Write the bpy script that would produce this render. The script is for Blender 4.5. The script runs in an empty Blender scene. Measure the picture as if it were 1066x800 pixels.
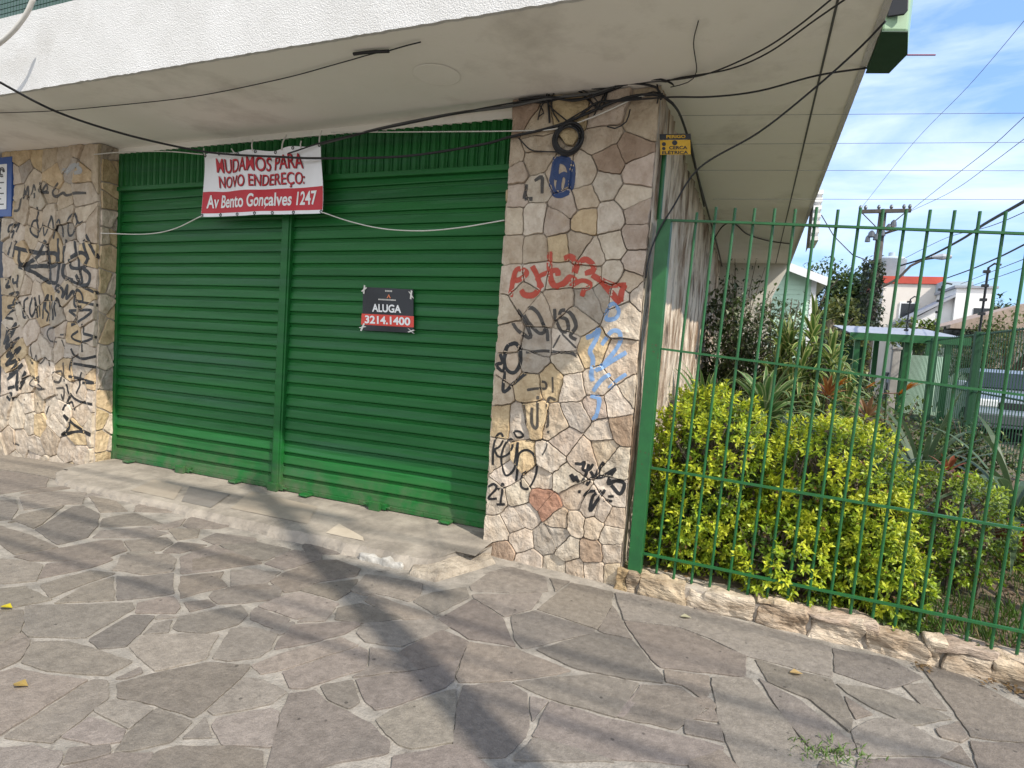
import bpy, math, random
import numpy as np
from mathutils import Vector, Matrix, noise
from mathutils.bvhtree import BVHTree

# ------------------------------------------------------------------ camera, sky, sun, exposure
SC = bpy.context.scene
COL = SC.collection
FPX, YAW, PITCH, ROLL = 605.525, -0.387953, 0.064252, 0.070015
CAM = np.array([0.0, -3.97, 1.55])

def _rot():
    f = np.array([math.sin(YAW)*math.cos(PITCH), math.cos(YAW)*math.cos(PITCH), -math.sin(PITCH)])
    r = np.array([math.cos(YAW), -math.sin(YAW), 0.0])
    d = np.cross(f, r)
    c, s = math.cos(ROLL), math.sin(ROLL)
    return np.array([[c, -s, 0], [s, c, 0], [0, 0, 1]]) @ np.array([r, d, f])
RM = _rot()
cd = bpy.data.cameras.new('camera')
cam = bpy.data.objects.new('camera', cd)
COL.objects.link(cam)
cd.sensor_width = 36.0
cd.lens = FPX/1066*36
cd.clip_start = 0.05
cd.clip_end = 3000
M = Matrix.Identity(4)
for i in range(3):
    M[i][0] = RM[0][i]; M[i][1] = -RM[1][i]; M[i][2] = -RM[2][i]; M[i][3] = CAM[i]
cam.matrix_world = M
SC.camera = cam

SUN = Vector((1.95, -1.0, 2.2)).normalized()
w = bpy.data.worlds.new('World'); SC.world = w; w.use_nodes = True
nt = w.node_tree; nt.nodes.clear()
def N(t, typ, **kw):
    n = t.nodes.new(typ)
    for k, v in kw.items():
        if k.startswith('i_'):
            n.inputs[k[2:].replace('_', ' ')].default_value = v
        else:
            setattr(n, k, v)
    return n
sky = N(nt, 'ShaderNodeTexSky', sky_type='NISHITA', sun_disc=False)
sky.sun_elevation = math.asin(SUN.z)
sky.sun_rotation = math.atan2(SUN.x, SUN.y)
sky.air_density = 1.1; sky.dust_density = 0.3; sky.ozone_density = 1.6
tc = N(nt, 'ShaderNodeTexCoord')
mp = N(nt, 'ShaderNodeMapping'); mp.inputs['Scale'].default_value = (1.3, 1.3, 5.5); mp.inputs['Rotation'].default_value = (0.10, 0.22, 0.0)
cn = N(nt, 'ShaderNodeTexNoise', i_Scale=2.1, i_Detail=9.0, i_Roughness=0.56, i_Distortion=0.35)
cr = N(nt, 'ShaderNodeValToRGB')
cr.color_ramp.elements[0].position = 0.40; cr.color_ramp.elements[0].color = (0.04, 0.04, 0.04, 1)
cr.color_ramp.elements[1].position = 0.66; cr.color_ramp.elements[1].color = (0.50, 0.50, 0.50, 1)
cm = N(nt, 'ShaderNodeMixRGB'); cm.inputs['Color2'].default_value = (5.2, 5.5, 5.9, 1)
bg = N(nt, 'ShaderNodeBackground', i_Strength=0.15)
wo = N(nt, 'ShaderNodeOutputWorld')
L = nt.links.new
L(tc.outputs['Generated'], mp.inputs['Vector']); L(mp.outputs['Vector'], cn.inputs['Vector'])
# unseen brighter cloud added behind the camera as fill for soffit and shade; the sky over the garden is clear blue with thin cirrus
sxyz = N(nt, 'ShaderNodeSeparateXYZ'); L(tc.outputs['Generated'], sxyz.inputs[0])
fill_cloud = N(nt, 'ShaderNodeMapRange'); fill_cloud.inputs['From Min'].default_value = 0.15; fill_cloud.inputs['From Max'].default_value = -0.55; fill_cloud.inputs['To Min'].default_value = 0.0; fill_cloud.inputs['To Max'].default_value = 0.75
L(sxyz.outputs['Y'], fill_cloud.inputs['Value'])
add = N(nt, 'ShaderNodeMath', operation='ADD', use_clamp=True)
L(cn.outputs['Fac'], cr.inputs['Fac']); L(cr.outputs['Color'], add.inputs[0]); L(fill_cloud.outputs['Result'], add.inputs[1]); L(add.outputs[0], cm.inputs['Fac'])
low = N(nt, 'ShaderNodeMapRange'); low.inputs['From Min'].default_value = 0.0; low.inputs['From Max'].default_value = 0.55; low.inputs['To Min'].default_value = 0.0; low.inputs['To Max'].default_value = 1.0
L(sxyz.outputs['Z'], low.inputs['Value'])
tint = N(nt, 'ShaderNodeMixRGB'); tint.inputs['Color1'].default_value = (0.37, 0.47, 0.64, 1); tint.inputs['Color2'].default_value = (0.80, 0.95, 1.18, 1)
L(low.outputs['Result'], tint.inputs['Fac'])
skt = N(nt, 'ShaderNodeMixRGB', blend_type='MULTIPLY'); skt.inputs['Fac'].default_value = 1.0
L(sky.outputs['Color'], skt.inputs['Color1']); L(tint.outputs['Color'], skt.inputs['Color2'])
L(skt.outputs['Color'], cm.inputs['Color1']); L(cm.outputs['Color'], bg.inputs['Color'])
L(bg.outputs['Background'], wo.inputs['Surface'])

sd = bpy.data.lights.new('sun', 'SUN'); sd.energy = 3.0; sd.angle = math.radians(0.6); sd.color = (1.0, 0.93, 0.82)
so = bpy.data.objects.new('sun', sd); COL.objects.link(so)
so.rotation_euler = (-SUN).to_track_quat('-Z', 'Y').to_euler()
so.location = (8, -8, 12)

SC.view_settings.view_transform = 'Standard'
SC.view_settings.look = 'None'
SC.view_settings.gamma = 1.0
SC.view_settings.use_curve_mapping = False
SC.view_settings.exposure = 0.98

# ------------------------------------------------------------------ helpers
rnd = random.Random(7)
def U(a, b): return rnd.uniform(a, b)
def ray(x, y):
    return RM.T @ np.array([(x-533)/FPX, (y-400)/FPX, 1.0])
def pY(x, y, Y):
    r = ray(x, y); return CAM + r*((Y-CAM[1])/r[1])
def pX(x, y, X):
    r = ray(x, y); return CAM + r*((X-CAM[0])/r[0])
def pZ(x, y, Z):
    r = ray(x, y); return CAM + r*((Z-CAM[2])/r[2])
GX = [-14, -9, -8, -6.6, -6.2, -1.9, -0.7, 1.4, 4, 12]
GZ = [-0.3, -0.2, -0.14, -0.05, -0.035, -0.018, -0.048, -0.090, -0.15, -0.40]
def gz(x, y=0): return float(np.interp(x, GX, GZ))
def pG(x, y):
    z = -0.06
    for _ in range(12):
        p = pZ(x, y, z); z = 0.5*z + 0.5*gz(p[0])
    return p
def lin(c):
    out = []
    for v in c[:3]:
        v = v/255.0
        out.append(v/12.92 if v <= 0.04045 else ((v+0.055)/1.055)**2.4)
    return tuple(out)+(1.0,)
def nz(x, y, z): return noise.noise(Vector((x, y, z)))

class MB:
    def __init__(s): s.v = []; s.f = []; s.c = []
    def add(s, vs, fs, col=None):
        b = len(s.v); s.v.extend([tuple(v) for v in vs]); s.f.extend([tuple(b+i for i in f) for f in fs])
        if col is not None:
            if isinstance(col, list): s.c.extend(col)
            else: s.c.extend([col]*len(vs))
    def box(s, a, b, col=None, mat=None):
        x0, y0, z0 = a; x1, y1, z1 = b
        vs = [(x0,y0,z0),(x1,y0,z0),(x1,y1,z0),(x0,y1,z0),(x0,y0,z1),(x1,y0,z1),(x1,y1,z1),(x0,y1,z1)]
        if mat is not None: vs = [tuple(mat @ Vector(v)) for v in vs]
        s.add(vs, [(0,3,2,1),(4,5,6,7),(0,1,5,4),(1,2,6,5),(2,3,7,6),(3,0,4,7)], col)
    def tube(s, pts, r, n=6, col=None, cap=True):
        pts = [Vector(p) for p in pts]
        rs = r if isinstance(r, (list, tuple)) else [r]*len(pts)
        rings = []; vs = []; fs = []
        t0 = (pts[1]-pts[0]).normalized()
        up = Vector((0,0,1)) if abs(t0.z) < 0.9 else Vector((1,0,0))
        u = t0.cross(up).normalized()
        for i, p in enumerate(pts):
            t = (pts[min(i+1,len(pts)-1)]-pts[max(i-1,0)])
            if t.length < 1e-9: t = t0
            t = t.normalized()
            u = (u - t*u.dot(t)).normalized(); v = t.cross(u)
            for k in range(n):
                a = 2*math.pi*k/n
                vs.append(p + (u*math.cos(a)+v*math.sin(a))*rs[i])
        for i in range(len(pts)-1):
            for k in range(n):
                k2 = (k+1) % n
                fs.append((i*n+k, i*n+k2, (i+1)*n+k2, (i+1)*n+k))
        if cap:
            fs.append(tuple(range(n))[::-1]); fs.append(tuple((len(pts)-1)*n+k for k in range(n)))
        s.add(vs, fs, col)
    def prism(s, poly, d0, d1, f3, col=None):
        n = len(poly)
        vs = [f3(p[0], p[1], d0) for p in poly]+[f3(p[0], p[1], d1) for p in poly]
        fs = [tuple(range(n)), tuple(range(2*n-1, n-1, -1))]+[(i, i+n, (i+1) % n+n, (i+1) % n) for i in range(n)]
        s.add(vs, fs, col)

def obj(name, mb, mat, parent=None, smooth=False, bevel=0):
    me = bpy.data.meshes.new(name)
    me.from_pydata(mb.v, [], mb.f)
    if mb.c and len(mb.c) == len(mb.v):
        a = me.color_attributes.new('Col', 'FLOAT_COLOR', 'POINT')
        a.data.foreach_set('color', np.array([tuple(c)[:3]+(1.0,) for c in mb.c], dtype=np.float32).ravel())
    me.materials.append(mat)
    if smooth: me.polygons.foreach_set('use_smooth', [True]*len(me.polygons))
    me.update()
    o = bpy.data.objects.new(name, me); COL.objects.link(o)
    if parent is not None:
        o.parent = parent
        o.matrix_parent_inverse = Matrix.Translation(parent_loc(parent)).inverted()
    if bevel:
        m = o.modifiers.new('bevel', 'BEVEL'); m.width = bevel; m.segments = 2; m.limit_method = 'ANGLE'
    return o
def parent_loc(o):
    l = Vector(o.location)
    if o.parent is not None: l = l + parent_loc(o.parent) + o.matrix_parent_inverse.to_translation()
    return l
def thing(name, label, cat, loc=(0,0,0), group=None):
    o = bpy.data.objects.new(name, None); COL.objects.link(o); o.location = loc
    o.empty_display_size = 0.2
    o['label'] = label; o['category'] = cat
    if group: o['group'] = group
    return o
def tag(o, label, cat, group=None):
    o['label'] = label; o['category'] = cat
    if group: o['group'] = group
    return o
def struct(o): o['kind'] = 'structure'; return o
def smooth_path(pts, step=0.05, closed=False):
    P = [Vector(p) for p in pts]
    if len(P) < 3:
        n = max(1, int((P[1]-P[0]).length/step)); return [P[0].lerp(P[1], i/n) for i in range(n+1)]
    Q = [P[0]*2-P[1]]+P+[P[-1]*2-P[-2]]
    out = []
    for i in range(1, len(Q)-2):
        a, b, c, d = Q[i-1], Q[i], Q[i+1], Q[i+2]
        n = max(1, min(40, int((c-b).length/step)))
        for k in range(n):
            t = k/n
            out.append(0.5*((2*b)+(c-a)*t+(2*a-5*b+4*c-d)*t*t+(3*b-a-3*c+d)*t**3))
    out.append(P[-1])
    return out

def material(name, c1, c2=None, scale=8.0, rough=0.7, bump=0.0, bscale=30.0, bdist=0.01, stretch=(1,1,1), attr=False,
             metal=0.0, stain=None, sscale=1.5, spos=(0.45, 0.65), trans=0.0, spec=0.4, detail=6.0, speck=False, coord='pos', grime=None, cont=(0.3,0.7)):
    m = bpy.data.materials.new(name); m.use_nodes = True
    t = m.node_tree; t.nodes.clear(); L = t.links.new
    out = N(t, 'ShaderNodeOutputMaterial')
    p = N(t, 'ShaderNodeBsdfPrincipled')
    p.inputs['Roughness'].default_value = rough; p.inputs['Metallic'].default_value = metal
    p.inputs['Specular IOR Level'].default_value = spec
    if coord == 'pos':
        src = N(t, 'ShaderNodeNewGeometry').outputs['Position']
    else:
        src = N(t, 'ShaderNodeTexCoord').outputs['Object']
    mp = N(t, 'ShaderNodeMapping'); mp.inputs['Scale'].default_value = stretch
    L(src, mp.inputs['Vector'])
    n1 = N(t, 'ShaderNodeTexNoise', i_Scale=scale, i_Detail=detail, i_Roughness=0.62)
    L(mp.outputs['Vector'], n1.inputs['Vector'])
    mx = N(t, 'ShaderNodeMixRGB')
    rp = N(t, 'ShaderNodeMapRange'); rp.inputs['From Min'].default_value = cont[0]; rp.inputs['From Max'].default_value = cont[1]
    L(n1.outputs['Fac'], rp.inputs['Value']); L(rp.outputs['Result'], mx.inputs['Fac'])
    mx.inputs['Color1'].default_value = c1; mx.inputs['Color2'].default_value = c2 or c1
    col = mx.outputs['Color']
    if attr:
        at = N(t, 'ShaderNodeAttribute', attribute_name='Col')
        ml = N(t, 'ShaderNodeMixRGB', blend_type='MULTIPLY'); ml.inputs['Fac'].default_value = 1
        L(at.outputs['Color'], ml.inputs['Color1']); L(col, ml.inputs['Color2']); col = ml.outputs['Color']
    if stain:
        n3 = N(t, 'ShaderNodeTexNoise', i_Scale=sscale, i_Detail=8.0, i_Roughness=0.65)
        L(mp.outputs['Vector'], n3.inputs['Vector'])
        r3 = N(t, 'ShaderNodeMapRange'); r3.inputs['From Min'].default_value = spos[0]; r3.inputs['From Max'].default_value = spos[1]
        r3.inputs['To Max'].default_value = 0.8
        L(n3.outputs['Fac'], r3.inputs['Value'])
        m3 = N(t, 'ShaderNodeMixRGB'); m3.inputs['Color2'].default_value = stain
        L(r3.outputs['Result'], m3.inputs['Fac']); L(col, m3.inputs['Color1']); col = m3.outputs['Color']
    if speck:
        n4 = N(t, 'ShaderNodeTexNoise', i_Scale=260.0, i_Detail=3.0, i_Roughness=0.7); L(mp.outputs['Vector'], n4.inputs['Vector'])
        r4 = N(t, 'ShaderNodeMapRange'); r4.inputs['From Min'].default_value = 0.3; r4.inputs['From Max'].default_value = 0.7
        r4.inputs['To Min'].default_value = 0.72; r4.inputs['To Max'].default_value = 1.28; L(n4.outputs['Fac'], r4.inputs['Value'])
        m4 = N(t, 'ShaderNodeMixRGB', blend_type='MULTIPLY'); m4.inputs['Fac'].default_value = 1; L(col, m4.inputs['Color1']); L(r4.outputs['Result'], m4.inputs['Color2']); col = m4.outputs['Color']
        n5 = N(t, 'ShaderNodeTexVoronoi', i_Scale=9.0); L(mp.outputs['Vector'], n5.inputs['Vector'])      # old gum spots
        r5_ = N(t, 'ShaderNodeMapRange'); r5_.inputs['From Min'].default_value = 0.06; r5_.inputs['From Max'].default_value = 0.09; r5_.inputs['To Min'].default_value = 0.45; r5_.inputs['To Max'].default_value = 1.0
        L(n5.outputs['Distance'], r5_.inputs['Value'])
        m5 = N(t, 'ShaderNodeMixRGB', blend_type='MULTIPLY'); m5.inputs['Fac'].default_value = 1; L(col, m5.inputs['Color1']); L(r5_.outputs['Result'], m5.inputs['Color2']); col = m5.outputs['Color']
    if grime:
        sx = N(t, 'ShaderNodeSeparateXYZ'); L(src, sx.inputs[0])
        gz_ = N(t, 'ShaderNodeMapRange'); gz_.inputs['From Min'].default_value = grime[1]; gz_.inputs['From Max'].default_value = grime[2]; gz_.inputs['To Min'].default_value = 0.75; gz_.inputs['To Max'].default_value = 0.0
        L(sx.outputs['Z'], gz_.inputs['Value'])
        n6 = N(t, 'ShaderNodeTexNoise', i_Scale=7.0, i_Detail=10.0, i_Roughness=0.7); L(src, n6.inputs['Vector'])
        r6_ = N(t, 'ShaderNodeMapRange'); r6_.inputs['From Min'].default_value = 0.4; r6_.inputs['From Max'].default_value = 0.65; L(n6.outputs['Fac'], r6_.inputs['Value'])
        mm = N(t, 'ShaderNodeMath', operation='MULTIPLY'); L(gz_.outputs['Result'], mm.inputs[0]); L(r6_.outputs['Result'], mm.inputs[1])
        m6 = N(t, 'ShaderNodeMixRGB'); m6.inputs['Color2'].default_value = grime[0]; L(mm.outputs[0], m6.inputs['Fac']); L(col, m6.inputs['Color1']); col = m6.outputs['Color']
    L(col, p.inputs['Base Color'])
    # roughness variation
    rr = N(t, 'ShaderNodeMapRange'); rr.inputs['To Min'].default_value = max(0.05, rough-0.12); rr.inputs['To Max'].default_value = min(1, rough+0.12)
    L(n1.outputs['Fac'], rr.inputs['Value']); L(rr.outputs['Result'], p.inputs['Roughness'])
    if bump:
        n2 = N(t, 'ShaderNodeTexNoise', i_Scale=bscale, i_Detail=7.0, i_Roughness=0.6)
        L(mp.outputs['Vector'], n2.inputs['Vector'])
        b = N(t, 'ShaderNodeBump'); b.inputs['Strength'].default_value = bump; b.inputs['Distance'].default_value = bdist
        L(n2.outputs['Fac'], b.inputs['Height']); L(b.outputs['Normal'], p.inputs['Normal'])
    res = p.outputs['BSDF']
    if trans:
        tr = N(t, 'ShaderNodeBsdfTranslucent'); L(col, tr.inputs['Color'])
        ms = N(t, 'ShaderNodeMixShader'); ms.inputs['Fac'].default_value = trans
        L(res, ms.inputs[1]); L(tr.outputs['BSDF'], ms.inputs[2]); res = ms.outputs['Shader']
    L(res, out.inputs['Surface'])
    return m
W1 = (1,1,1,1)
MT = {}
MT['slate'] = material('slate_paving', (0.84,0.815,0.80,1), (0.51,0.49,0.478,1), 24, 0.85, 0.9, 60, 0.007, attr=True, stain=(0.10,0.09,0.08,1), sscale=2.6, spos=(0.53,0.95), detail=14.0, speck=True)
MT['mortar'] = material('mortar', (0.35,0.315,0.268,1), (0.18,0.163,0.138,1), 9, 0.95, 0.9, 70, 0.010, stain=(0.10,0.085,0.07,1), sscale=12, spos=(0.58,0.72), detail=10.0)
MT['stone'] = material('wall_stone', (1.06,1.05,1.03,1), (0.68,0.62,0.56,1), 11, 0.85, 1.0, 15, 0.035, attr=True, stain=(0.40,0.29,0.18,1), sscale=5, spos=(0.56,0.9), detail=12.0, stretch=(1,1,0.8), grime=((0.13,0.11,0.09,1),-0.15,0.25))
MT['wallblock'] = material('split_stone', (1.02,0.98,0.92,1), (0.42,0.35,0.28,1), 6, 0.9, 1.0, 26, 0.03, attr=True, stretch=(0.6,1,2.2), stain=(0.10,0.075,0.05,1), sscale=5, spos=(0.58,0.75), detail=12.0, cont=(0.36,0.66))
MT['stone_mortar'] = material('stone_mortar', (0.30,0.25,0.20,1), (0.44,0.39,0.33,1), 12, 0.9, 0.6, 40, 0.01)
MT['bark_stone'] = material('rough_slab', (0.68,0.575,0.45,1), (0.22,0.145,0.09,1), 8, 0.85, 1.0, 24, 0.06, stretch=(1,1,0.22), stain=(0.045,0.03,0.02,1), sscale=6, spos=(0.57,0.64), detail=9.0, cont=(0.42,0.62))
MT['stucco'] = material('white_stucco', (0.66,0.65,0.635,1), (0.57,0.56,0.54,1), 3, 0.85, 0.9, 110, 0.012, stretch=(1,1,1), stain=(0.46,0.44,0.41,1), sscale=1.7, spos=(0.58,0.85), detail=10.0)
MT['soffit'] = material('soffit_paint', (0.87,0.845,0.79,1), (0.81,0.78,0.715,1), 0.9, 0.8, 0.15, 20, 0.01, stain=(0.42,0.385,0.33,1), sscale=1.1, spos=(0.54,0.80), detail=10.0)
MT['plaster'] = material('beige_plaster', (0.62,0.59,0.52,1), (0.52,0.49,0.42,1), 2, 0.85, 0.2, 40, 0.01)
MT['wornplaster'] = material('worn_grey_plaster', (0.36,0.34,0.31,1), (0.22,0.205,0.185,1), 3, 0.9, 0.4, 20, 0.02)
MT['green'] = material('green_shutter_paint', (0.011,0.122,0.022,1), (0.008,0.084,0.018,1), 2.6, 0.46, 0.12, 7, 0.01, spec=0.25, stretch=(0.25,1,5), stain=(0.035,0.105,0.06,1), sscale=1.6, spos=(0.50,0.75), grime=((0.10,0.10,0.065,1),0.05,0.42))
MT['greenfence'] = material('green_fence_paint', (0.018,0.115,0.032,1), (0.012,0.08,0.024,1), 9, 0.45, 0.3, 60, 0.002, stain=(0.07,0.04,0.02,1), sscale=22, spos=(0.64,0.70))
MT['deepgreen'] = material('weathered_green_paint', (0.014,0.075,0.03,1), (0.010,0.055,0.023,1), 5, 0.5)
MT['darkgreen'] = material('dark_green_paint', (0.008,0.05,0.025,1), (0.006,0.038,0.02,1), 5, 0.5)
MT['concrete'] = material('apron_concrete', (0.33,0.29,0.24,1), (0.20,0.175,0.145,1), 5, 0.92, 0.8, 45, 0.010, stain=(0.12,0.105,0.085,1), sscale=2.6, spos=(0.5,0.75), detail=12.0, cont=(0.36,0.66))
MT['brokenconcrete'] = material('broken_concrete', (0.42,0.36,0.28,1), (0.24,0.20,0.155,1), 8, 0.9, 1.0, 28, 0.03, detail=12.0, cont=(0.36,0.66))
MT['black'] = material('black_cable', (0.012,0.012,0.014,1), (0.02,0.02,0.022,1), 5, 0.55)
MT['grey'] = material('grey_cable', (0.10,0.10,0.10,1), (0.07,0.07,0.07,1), 5, 0.6)
MT['rope'] = material('white_rope', (0.65,0.63,0.58,1), (0.5,0.48,0.44,1), 5, 0.8)
MT['white'] = material('white_paint', (0.80,0.80,0.80,1), (0.74,0.74,0.73,1), 4, 0.5)
MT['banner'] = material('banner_vinyl', (0.82,0.82,0.84,1), (0.76,0.76,0.78,1), 3, 0.4)
MT['red'] = material('banner_red', (0.52,0.018,0.03,1), (0.45,0.014,0.026,1), 3, 0.45)
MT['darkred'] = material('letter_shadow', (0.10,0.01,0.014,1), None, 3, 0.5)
MT['signblack'] = material('sign_black', (0.013,0.014,0.018,1), None, 3, 0.35)
MT['signred'] = material('sign_orange_red', (0.62,0.055,0.035,1), None, 3, 0.4)
MT['orange'] = material('sign_orange', (0.75,0.22,0.08,1), None, 3, 0.4)
MT['yellow'] = material('sign_yellow', (0.62,0.36,0.02,1), (0.50,0.29,0.02,1), 20, 0.5)
MT['blue'] = material('sign_blue', (0.02,0.075,0.28,1), None, 3, 0.4)
MT['navy'] = material('navy_door', (0.008,0.014,0.04,1), None, 3, 0.45)
MT['soil'] = material('soil', (0.12,0.085,0.055,1), (0.20,0.15,0.10,1), 5, 0.95, 0.8, 30, 0.03, stain=(0.06,0.085,0.025,1), sscale=1.5)
MT['ground'] = material('far_ground', (0.16,0.15,0.12,1), (0.10,0.11,0.06,1), 0.2, 0.95)
MT['bounceroad'] = material('pale_bounce_road', (0.26,0.24,0.215,1), (0.18,0.165,0.15,1), 7, 0.9, 0.8, 20, 0.02)  # unseen road surface kept pale so it bounces light up to the soffit
MT['asphalt'] = material('asphalt', (0.075,0.073,0.07,1), (0.05,0.05,0.05,1), 3, 0.9, 0.5, 120, 0.01)
MT['leaf'] = material('leaf', W1, (0.75,0.8,0.7,1), 6, 0.45, attr=True, trans=0.32)
MT['bark'] = material('bark', (0.10,0.075,0.05,1), (0.17,0.14,0.105,1), 6, 0.9, 0.8, 20, 0.02)
MT['wood'] = material('pole_timber', (0.085,0.075,0.066,1), (0.05,0.044,0.038,1), 4, 0.9, 0.4, 30, 0.01)
MT['tile'] = material('green_tile', (0.03,0.08,0.05,1), (0.02,0.055,0.04,1), 30, 0.3)
MT['roofgrey'] = material('grey_roof', (0.33,0.35,0.39,1), (0.27,0.29,0.33,1), 1.5, 0.6)
MT['mint'] = material('mint_boards', (0.52,0.70,0.55,1), (0.44,0.62,0.48,1), 1.2, 0.7)
MT['cream'] = material('cream_wall', (0.72,0.66,0.60,1), (0.62,0.56,0.50,1), 0.8, 0.85)
MT['redband'] = material('red_parapet', (0.50,0.08,0.05,1), (0.40,0.06,0.04,1), 1, 0.7)
MT['rooftile'] = material('clay_roof_tiles', (0.42,0.33,0.27,1), (0.26,0.19,0.15,1), 3, 0.85, stretch=(4,1,1))
MT['tank'] = material('tank_fibre', (0.40,0.47,0.53,1), (0.33,0.40,0.46,1), 2, 0.6)
MT['glass'] = material('dark_glass', (0.02,0.025,0.03,1), None, 2, 0.08)
MT['silver'] = material('silver_car_paint', (0.27,0.31,0.36,1), None, 2, 0.3, metal=0.5)
MT['greycar'] = material('grey_car_paint', (0.10,0.11,0.12,1), None, 2, 0.25, metal=0.4)
MT['whitecar'] = material('white_car_paint', (0.75,0.76,0.77,1), None, 2, 0.25)
MT['tyre'] = material('tyre_rubber', (0.015,0.015,0.015,1), None, 2, 0.8)
MT['chrome'] = material('bright_metal', (0.6,0.6,0.6,1), None, 2, 0.25, metal=1)
MT['lampglass'] = material('headlight_glass', (0.75,0.76,0.78,1), None, 2, 0.1)
MT['amber'] = material('amber_lens', (0.7,0.3,0.03,1), None, 2, 0.2)
MT['terra'] = material('terracotta', (0.30,0.10,0.06,1), (0.22,0.075,0.045,1), 6, 0.8)
MT['pink'] = material('red_oxide_rod', (0.25,0.06,0.07,1), None, 2, 0.5)
MT['palegreen'] = material('pale_green_enamel', (0.27,0.40,0.26,1), (0.22,0.34,0.21,1), 3, 0.4)
MT['repairwhite'] = material('white_lime_patch', (0.48,0.46,0.42,1), (0.26,0.24,0.21,1), 20, 0.9, 0.6, 50, 0.01)

def paint(name, c, alpha=0.93, soft=0.5):
    m = bpy.data.materials.new(name); m.use_nodes = True
    t = m.node_tree; t.nodes.clear(); L = t.links.new
    out = N(t, 'ShaderNodeOutputMaterial'); p = N(t, 'ShaderNodeBsdfPrincipled'); p.inputs['Base Color'].default_value = c
    p.inputs['Roughness'].default_value = 0.55
    at = N(t, 'ShaderNodeAttribute', attribute_name='Col')
    g = N(t, 'ShaderNodeNewGeometry'); n = N(t, 'ShaderNodeTexNoise', i_Scale=55.0, i_Detail=5.0, i_Roughness=0.7)
    L(g.outputs['Position'], n.inputs['Vector'])
    # fac = clamp((edge*1.6 + noise - 0.5) * k)
    a1 = N(t, 'ShaderNodeMath', operation='MULTIPLY'); a1.inputs[1].default_value = 1.7
    L(at.outputs['Fac'], a1.inputs[0])
    a2 = N(t, 'ShaderNodeMath', operation='MULTIPLY_ADD'); a2.inputs[1].default_value = 1.1; a2.inputs[2].default_value = -0.55-soft*0.3
    L(n.outputs['Fac'], a2.inputs[0])
    a3 = N(t, 'ShaderNodeMath', operation='ADD'); L(a1.outputs[0], a3.inputs[0]); L(a2.outputs[0], a3.inputs[1])
    a4 = N(t, 'ShaderNodeMath', operation='MULTIPLY', use_clamp=True); a4.inputs[1].default_value = 2.5; L(a3.outputs[0], a4.inputs[0])
    a5 = N(t, 'ShaderNodeMath', operation='MULTIPLY'); a5.inputs[1].default_value = alpha; L(a4.outputs[0], a5.inputs[0])
    tr = N(t, 'ShaderNodeBsdfTransparent'); ms = N(t, 'ShaderNodeMixShader')
    L(a5.outputs[0], ms.inputs['Fac']); L(tr.outputs['BSDF'], ms.inputs[1]); L(p.outputs['BSDF'], ms.inputs[2])
    L(ms.outputs['Shader'], out.inputs['Surface'])
    return m
PT = {'black': paint('black_spray_paint', (0.008,0.008,0.009,1)),
      'faded': paint('faded_black_spray_paint', (0.035,0.033,0.032,1), 0.75, 1.0),
      'red': paint('red_spray_paint', (0.43,0.05,0.022,1), 0.86, 0.95),
      'blue': paint('blue_spray_paint', (0.010,0.040,0.14,1), 0.80, 0.95),
      'lightblue': paint('pale_blue_spray_paint', (0.20,0.36,0.62,1), 0.75, 0.9),
      'pale': paint('grey_white_spray_paint', (0.45,0.46,0.47,1), 0.75, 0.9)}

# ---- polygons
def area(P): return 0.5*sum(P[i][0]*P[(i+1)%len(P)][1]-P[(i+1)%len(P)][0]*P[i][1] for i in range(len(P)))
def cen(P): return (sum(p[0] for p in P)/len(P), sum(p[1] for p in P)/len(P))
def clip(P, T, n, d, tagv):
    # keep n.x <= d ; P vertices, T[i] tag of edge i->i+1
    out = []; ot = []
    m = len(P)
    for i in range(m):
        a, b = P[i], P[(i+1) % m]
        da = n[0]*a[0]+n[1]*a[1]-d; db = n[0]*b[0]+n[1]*b[1]-d
        if da <= 0:
            out.append(a); ot.append(T[i])
            if db > 0:
                k = da/(da-db); out.append((a[0]+(b[0]-a[0])*k, a[1]+(b[1]-a[1])*k)); ot.append(tagv)
        elif db <= 0:
            k = da/(da-db); out.append((a[0]+(b[0]-a[0])*k, a[1]+(b[1]-a[1])*k)); ot.append(T[i])
    return out, ot
def voronoi(seeds, groups, bounds, gap, skip=()):
    x0, y0, x1, y1 = bounds; res = []
    S = np.array(seeds)
    for i, s in enumerate(seeds):
        if groups[i] in skip: continue
        P = [(x0,y0),(x1,y0),(x1,y1),(x0,y1)]; T = [-1]*4
        dd = ((S-S[i])**2).sum(1); order = np.argsort(dd)[1:40]
        for j in order:
            q = seeds[j]; n = (q[0]-s[0], q[1]-s[1]); l = math.hypot(*n)
            if l < 1e-6: continue
            n = (n[0]/l, n[1]/l); d = n[0]*(q[0]+s[0])/2+n[1]*(q[1]+s[1])/2
            if groups[j] != groups[i]: d -= gap/2
            P, T = clip(P, T, n, d, groups[j])
            if len(P) < 3: break
        if len(P) >= 3: res.append((P, T, groups[i]))
    return res
def inset(P, d):
    if area(P) < 0: P = P[::-1]
    Q = P; T = [0]*len(P)
    for i in range(len(P)):
        a, b = P[i], P[(i+1) % len(P)]
        e = (b[0]-a[0], b[1]-a[1]); l = math.hypot(*e)
        if l < 1e-9: continue
        n = (e[1]/l, -e[0]/l); Q, T = clip(Q, [0]*len(Q), n, n[0]*a[0]+n[1]*a[1]-d, 0)
        if len(Q) < 3: return []
    return Q
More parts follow.
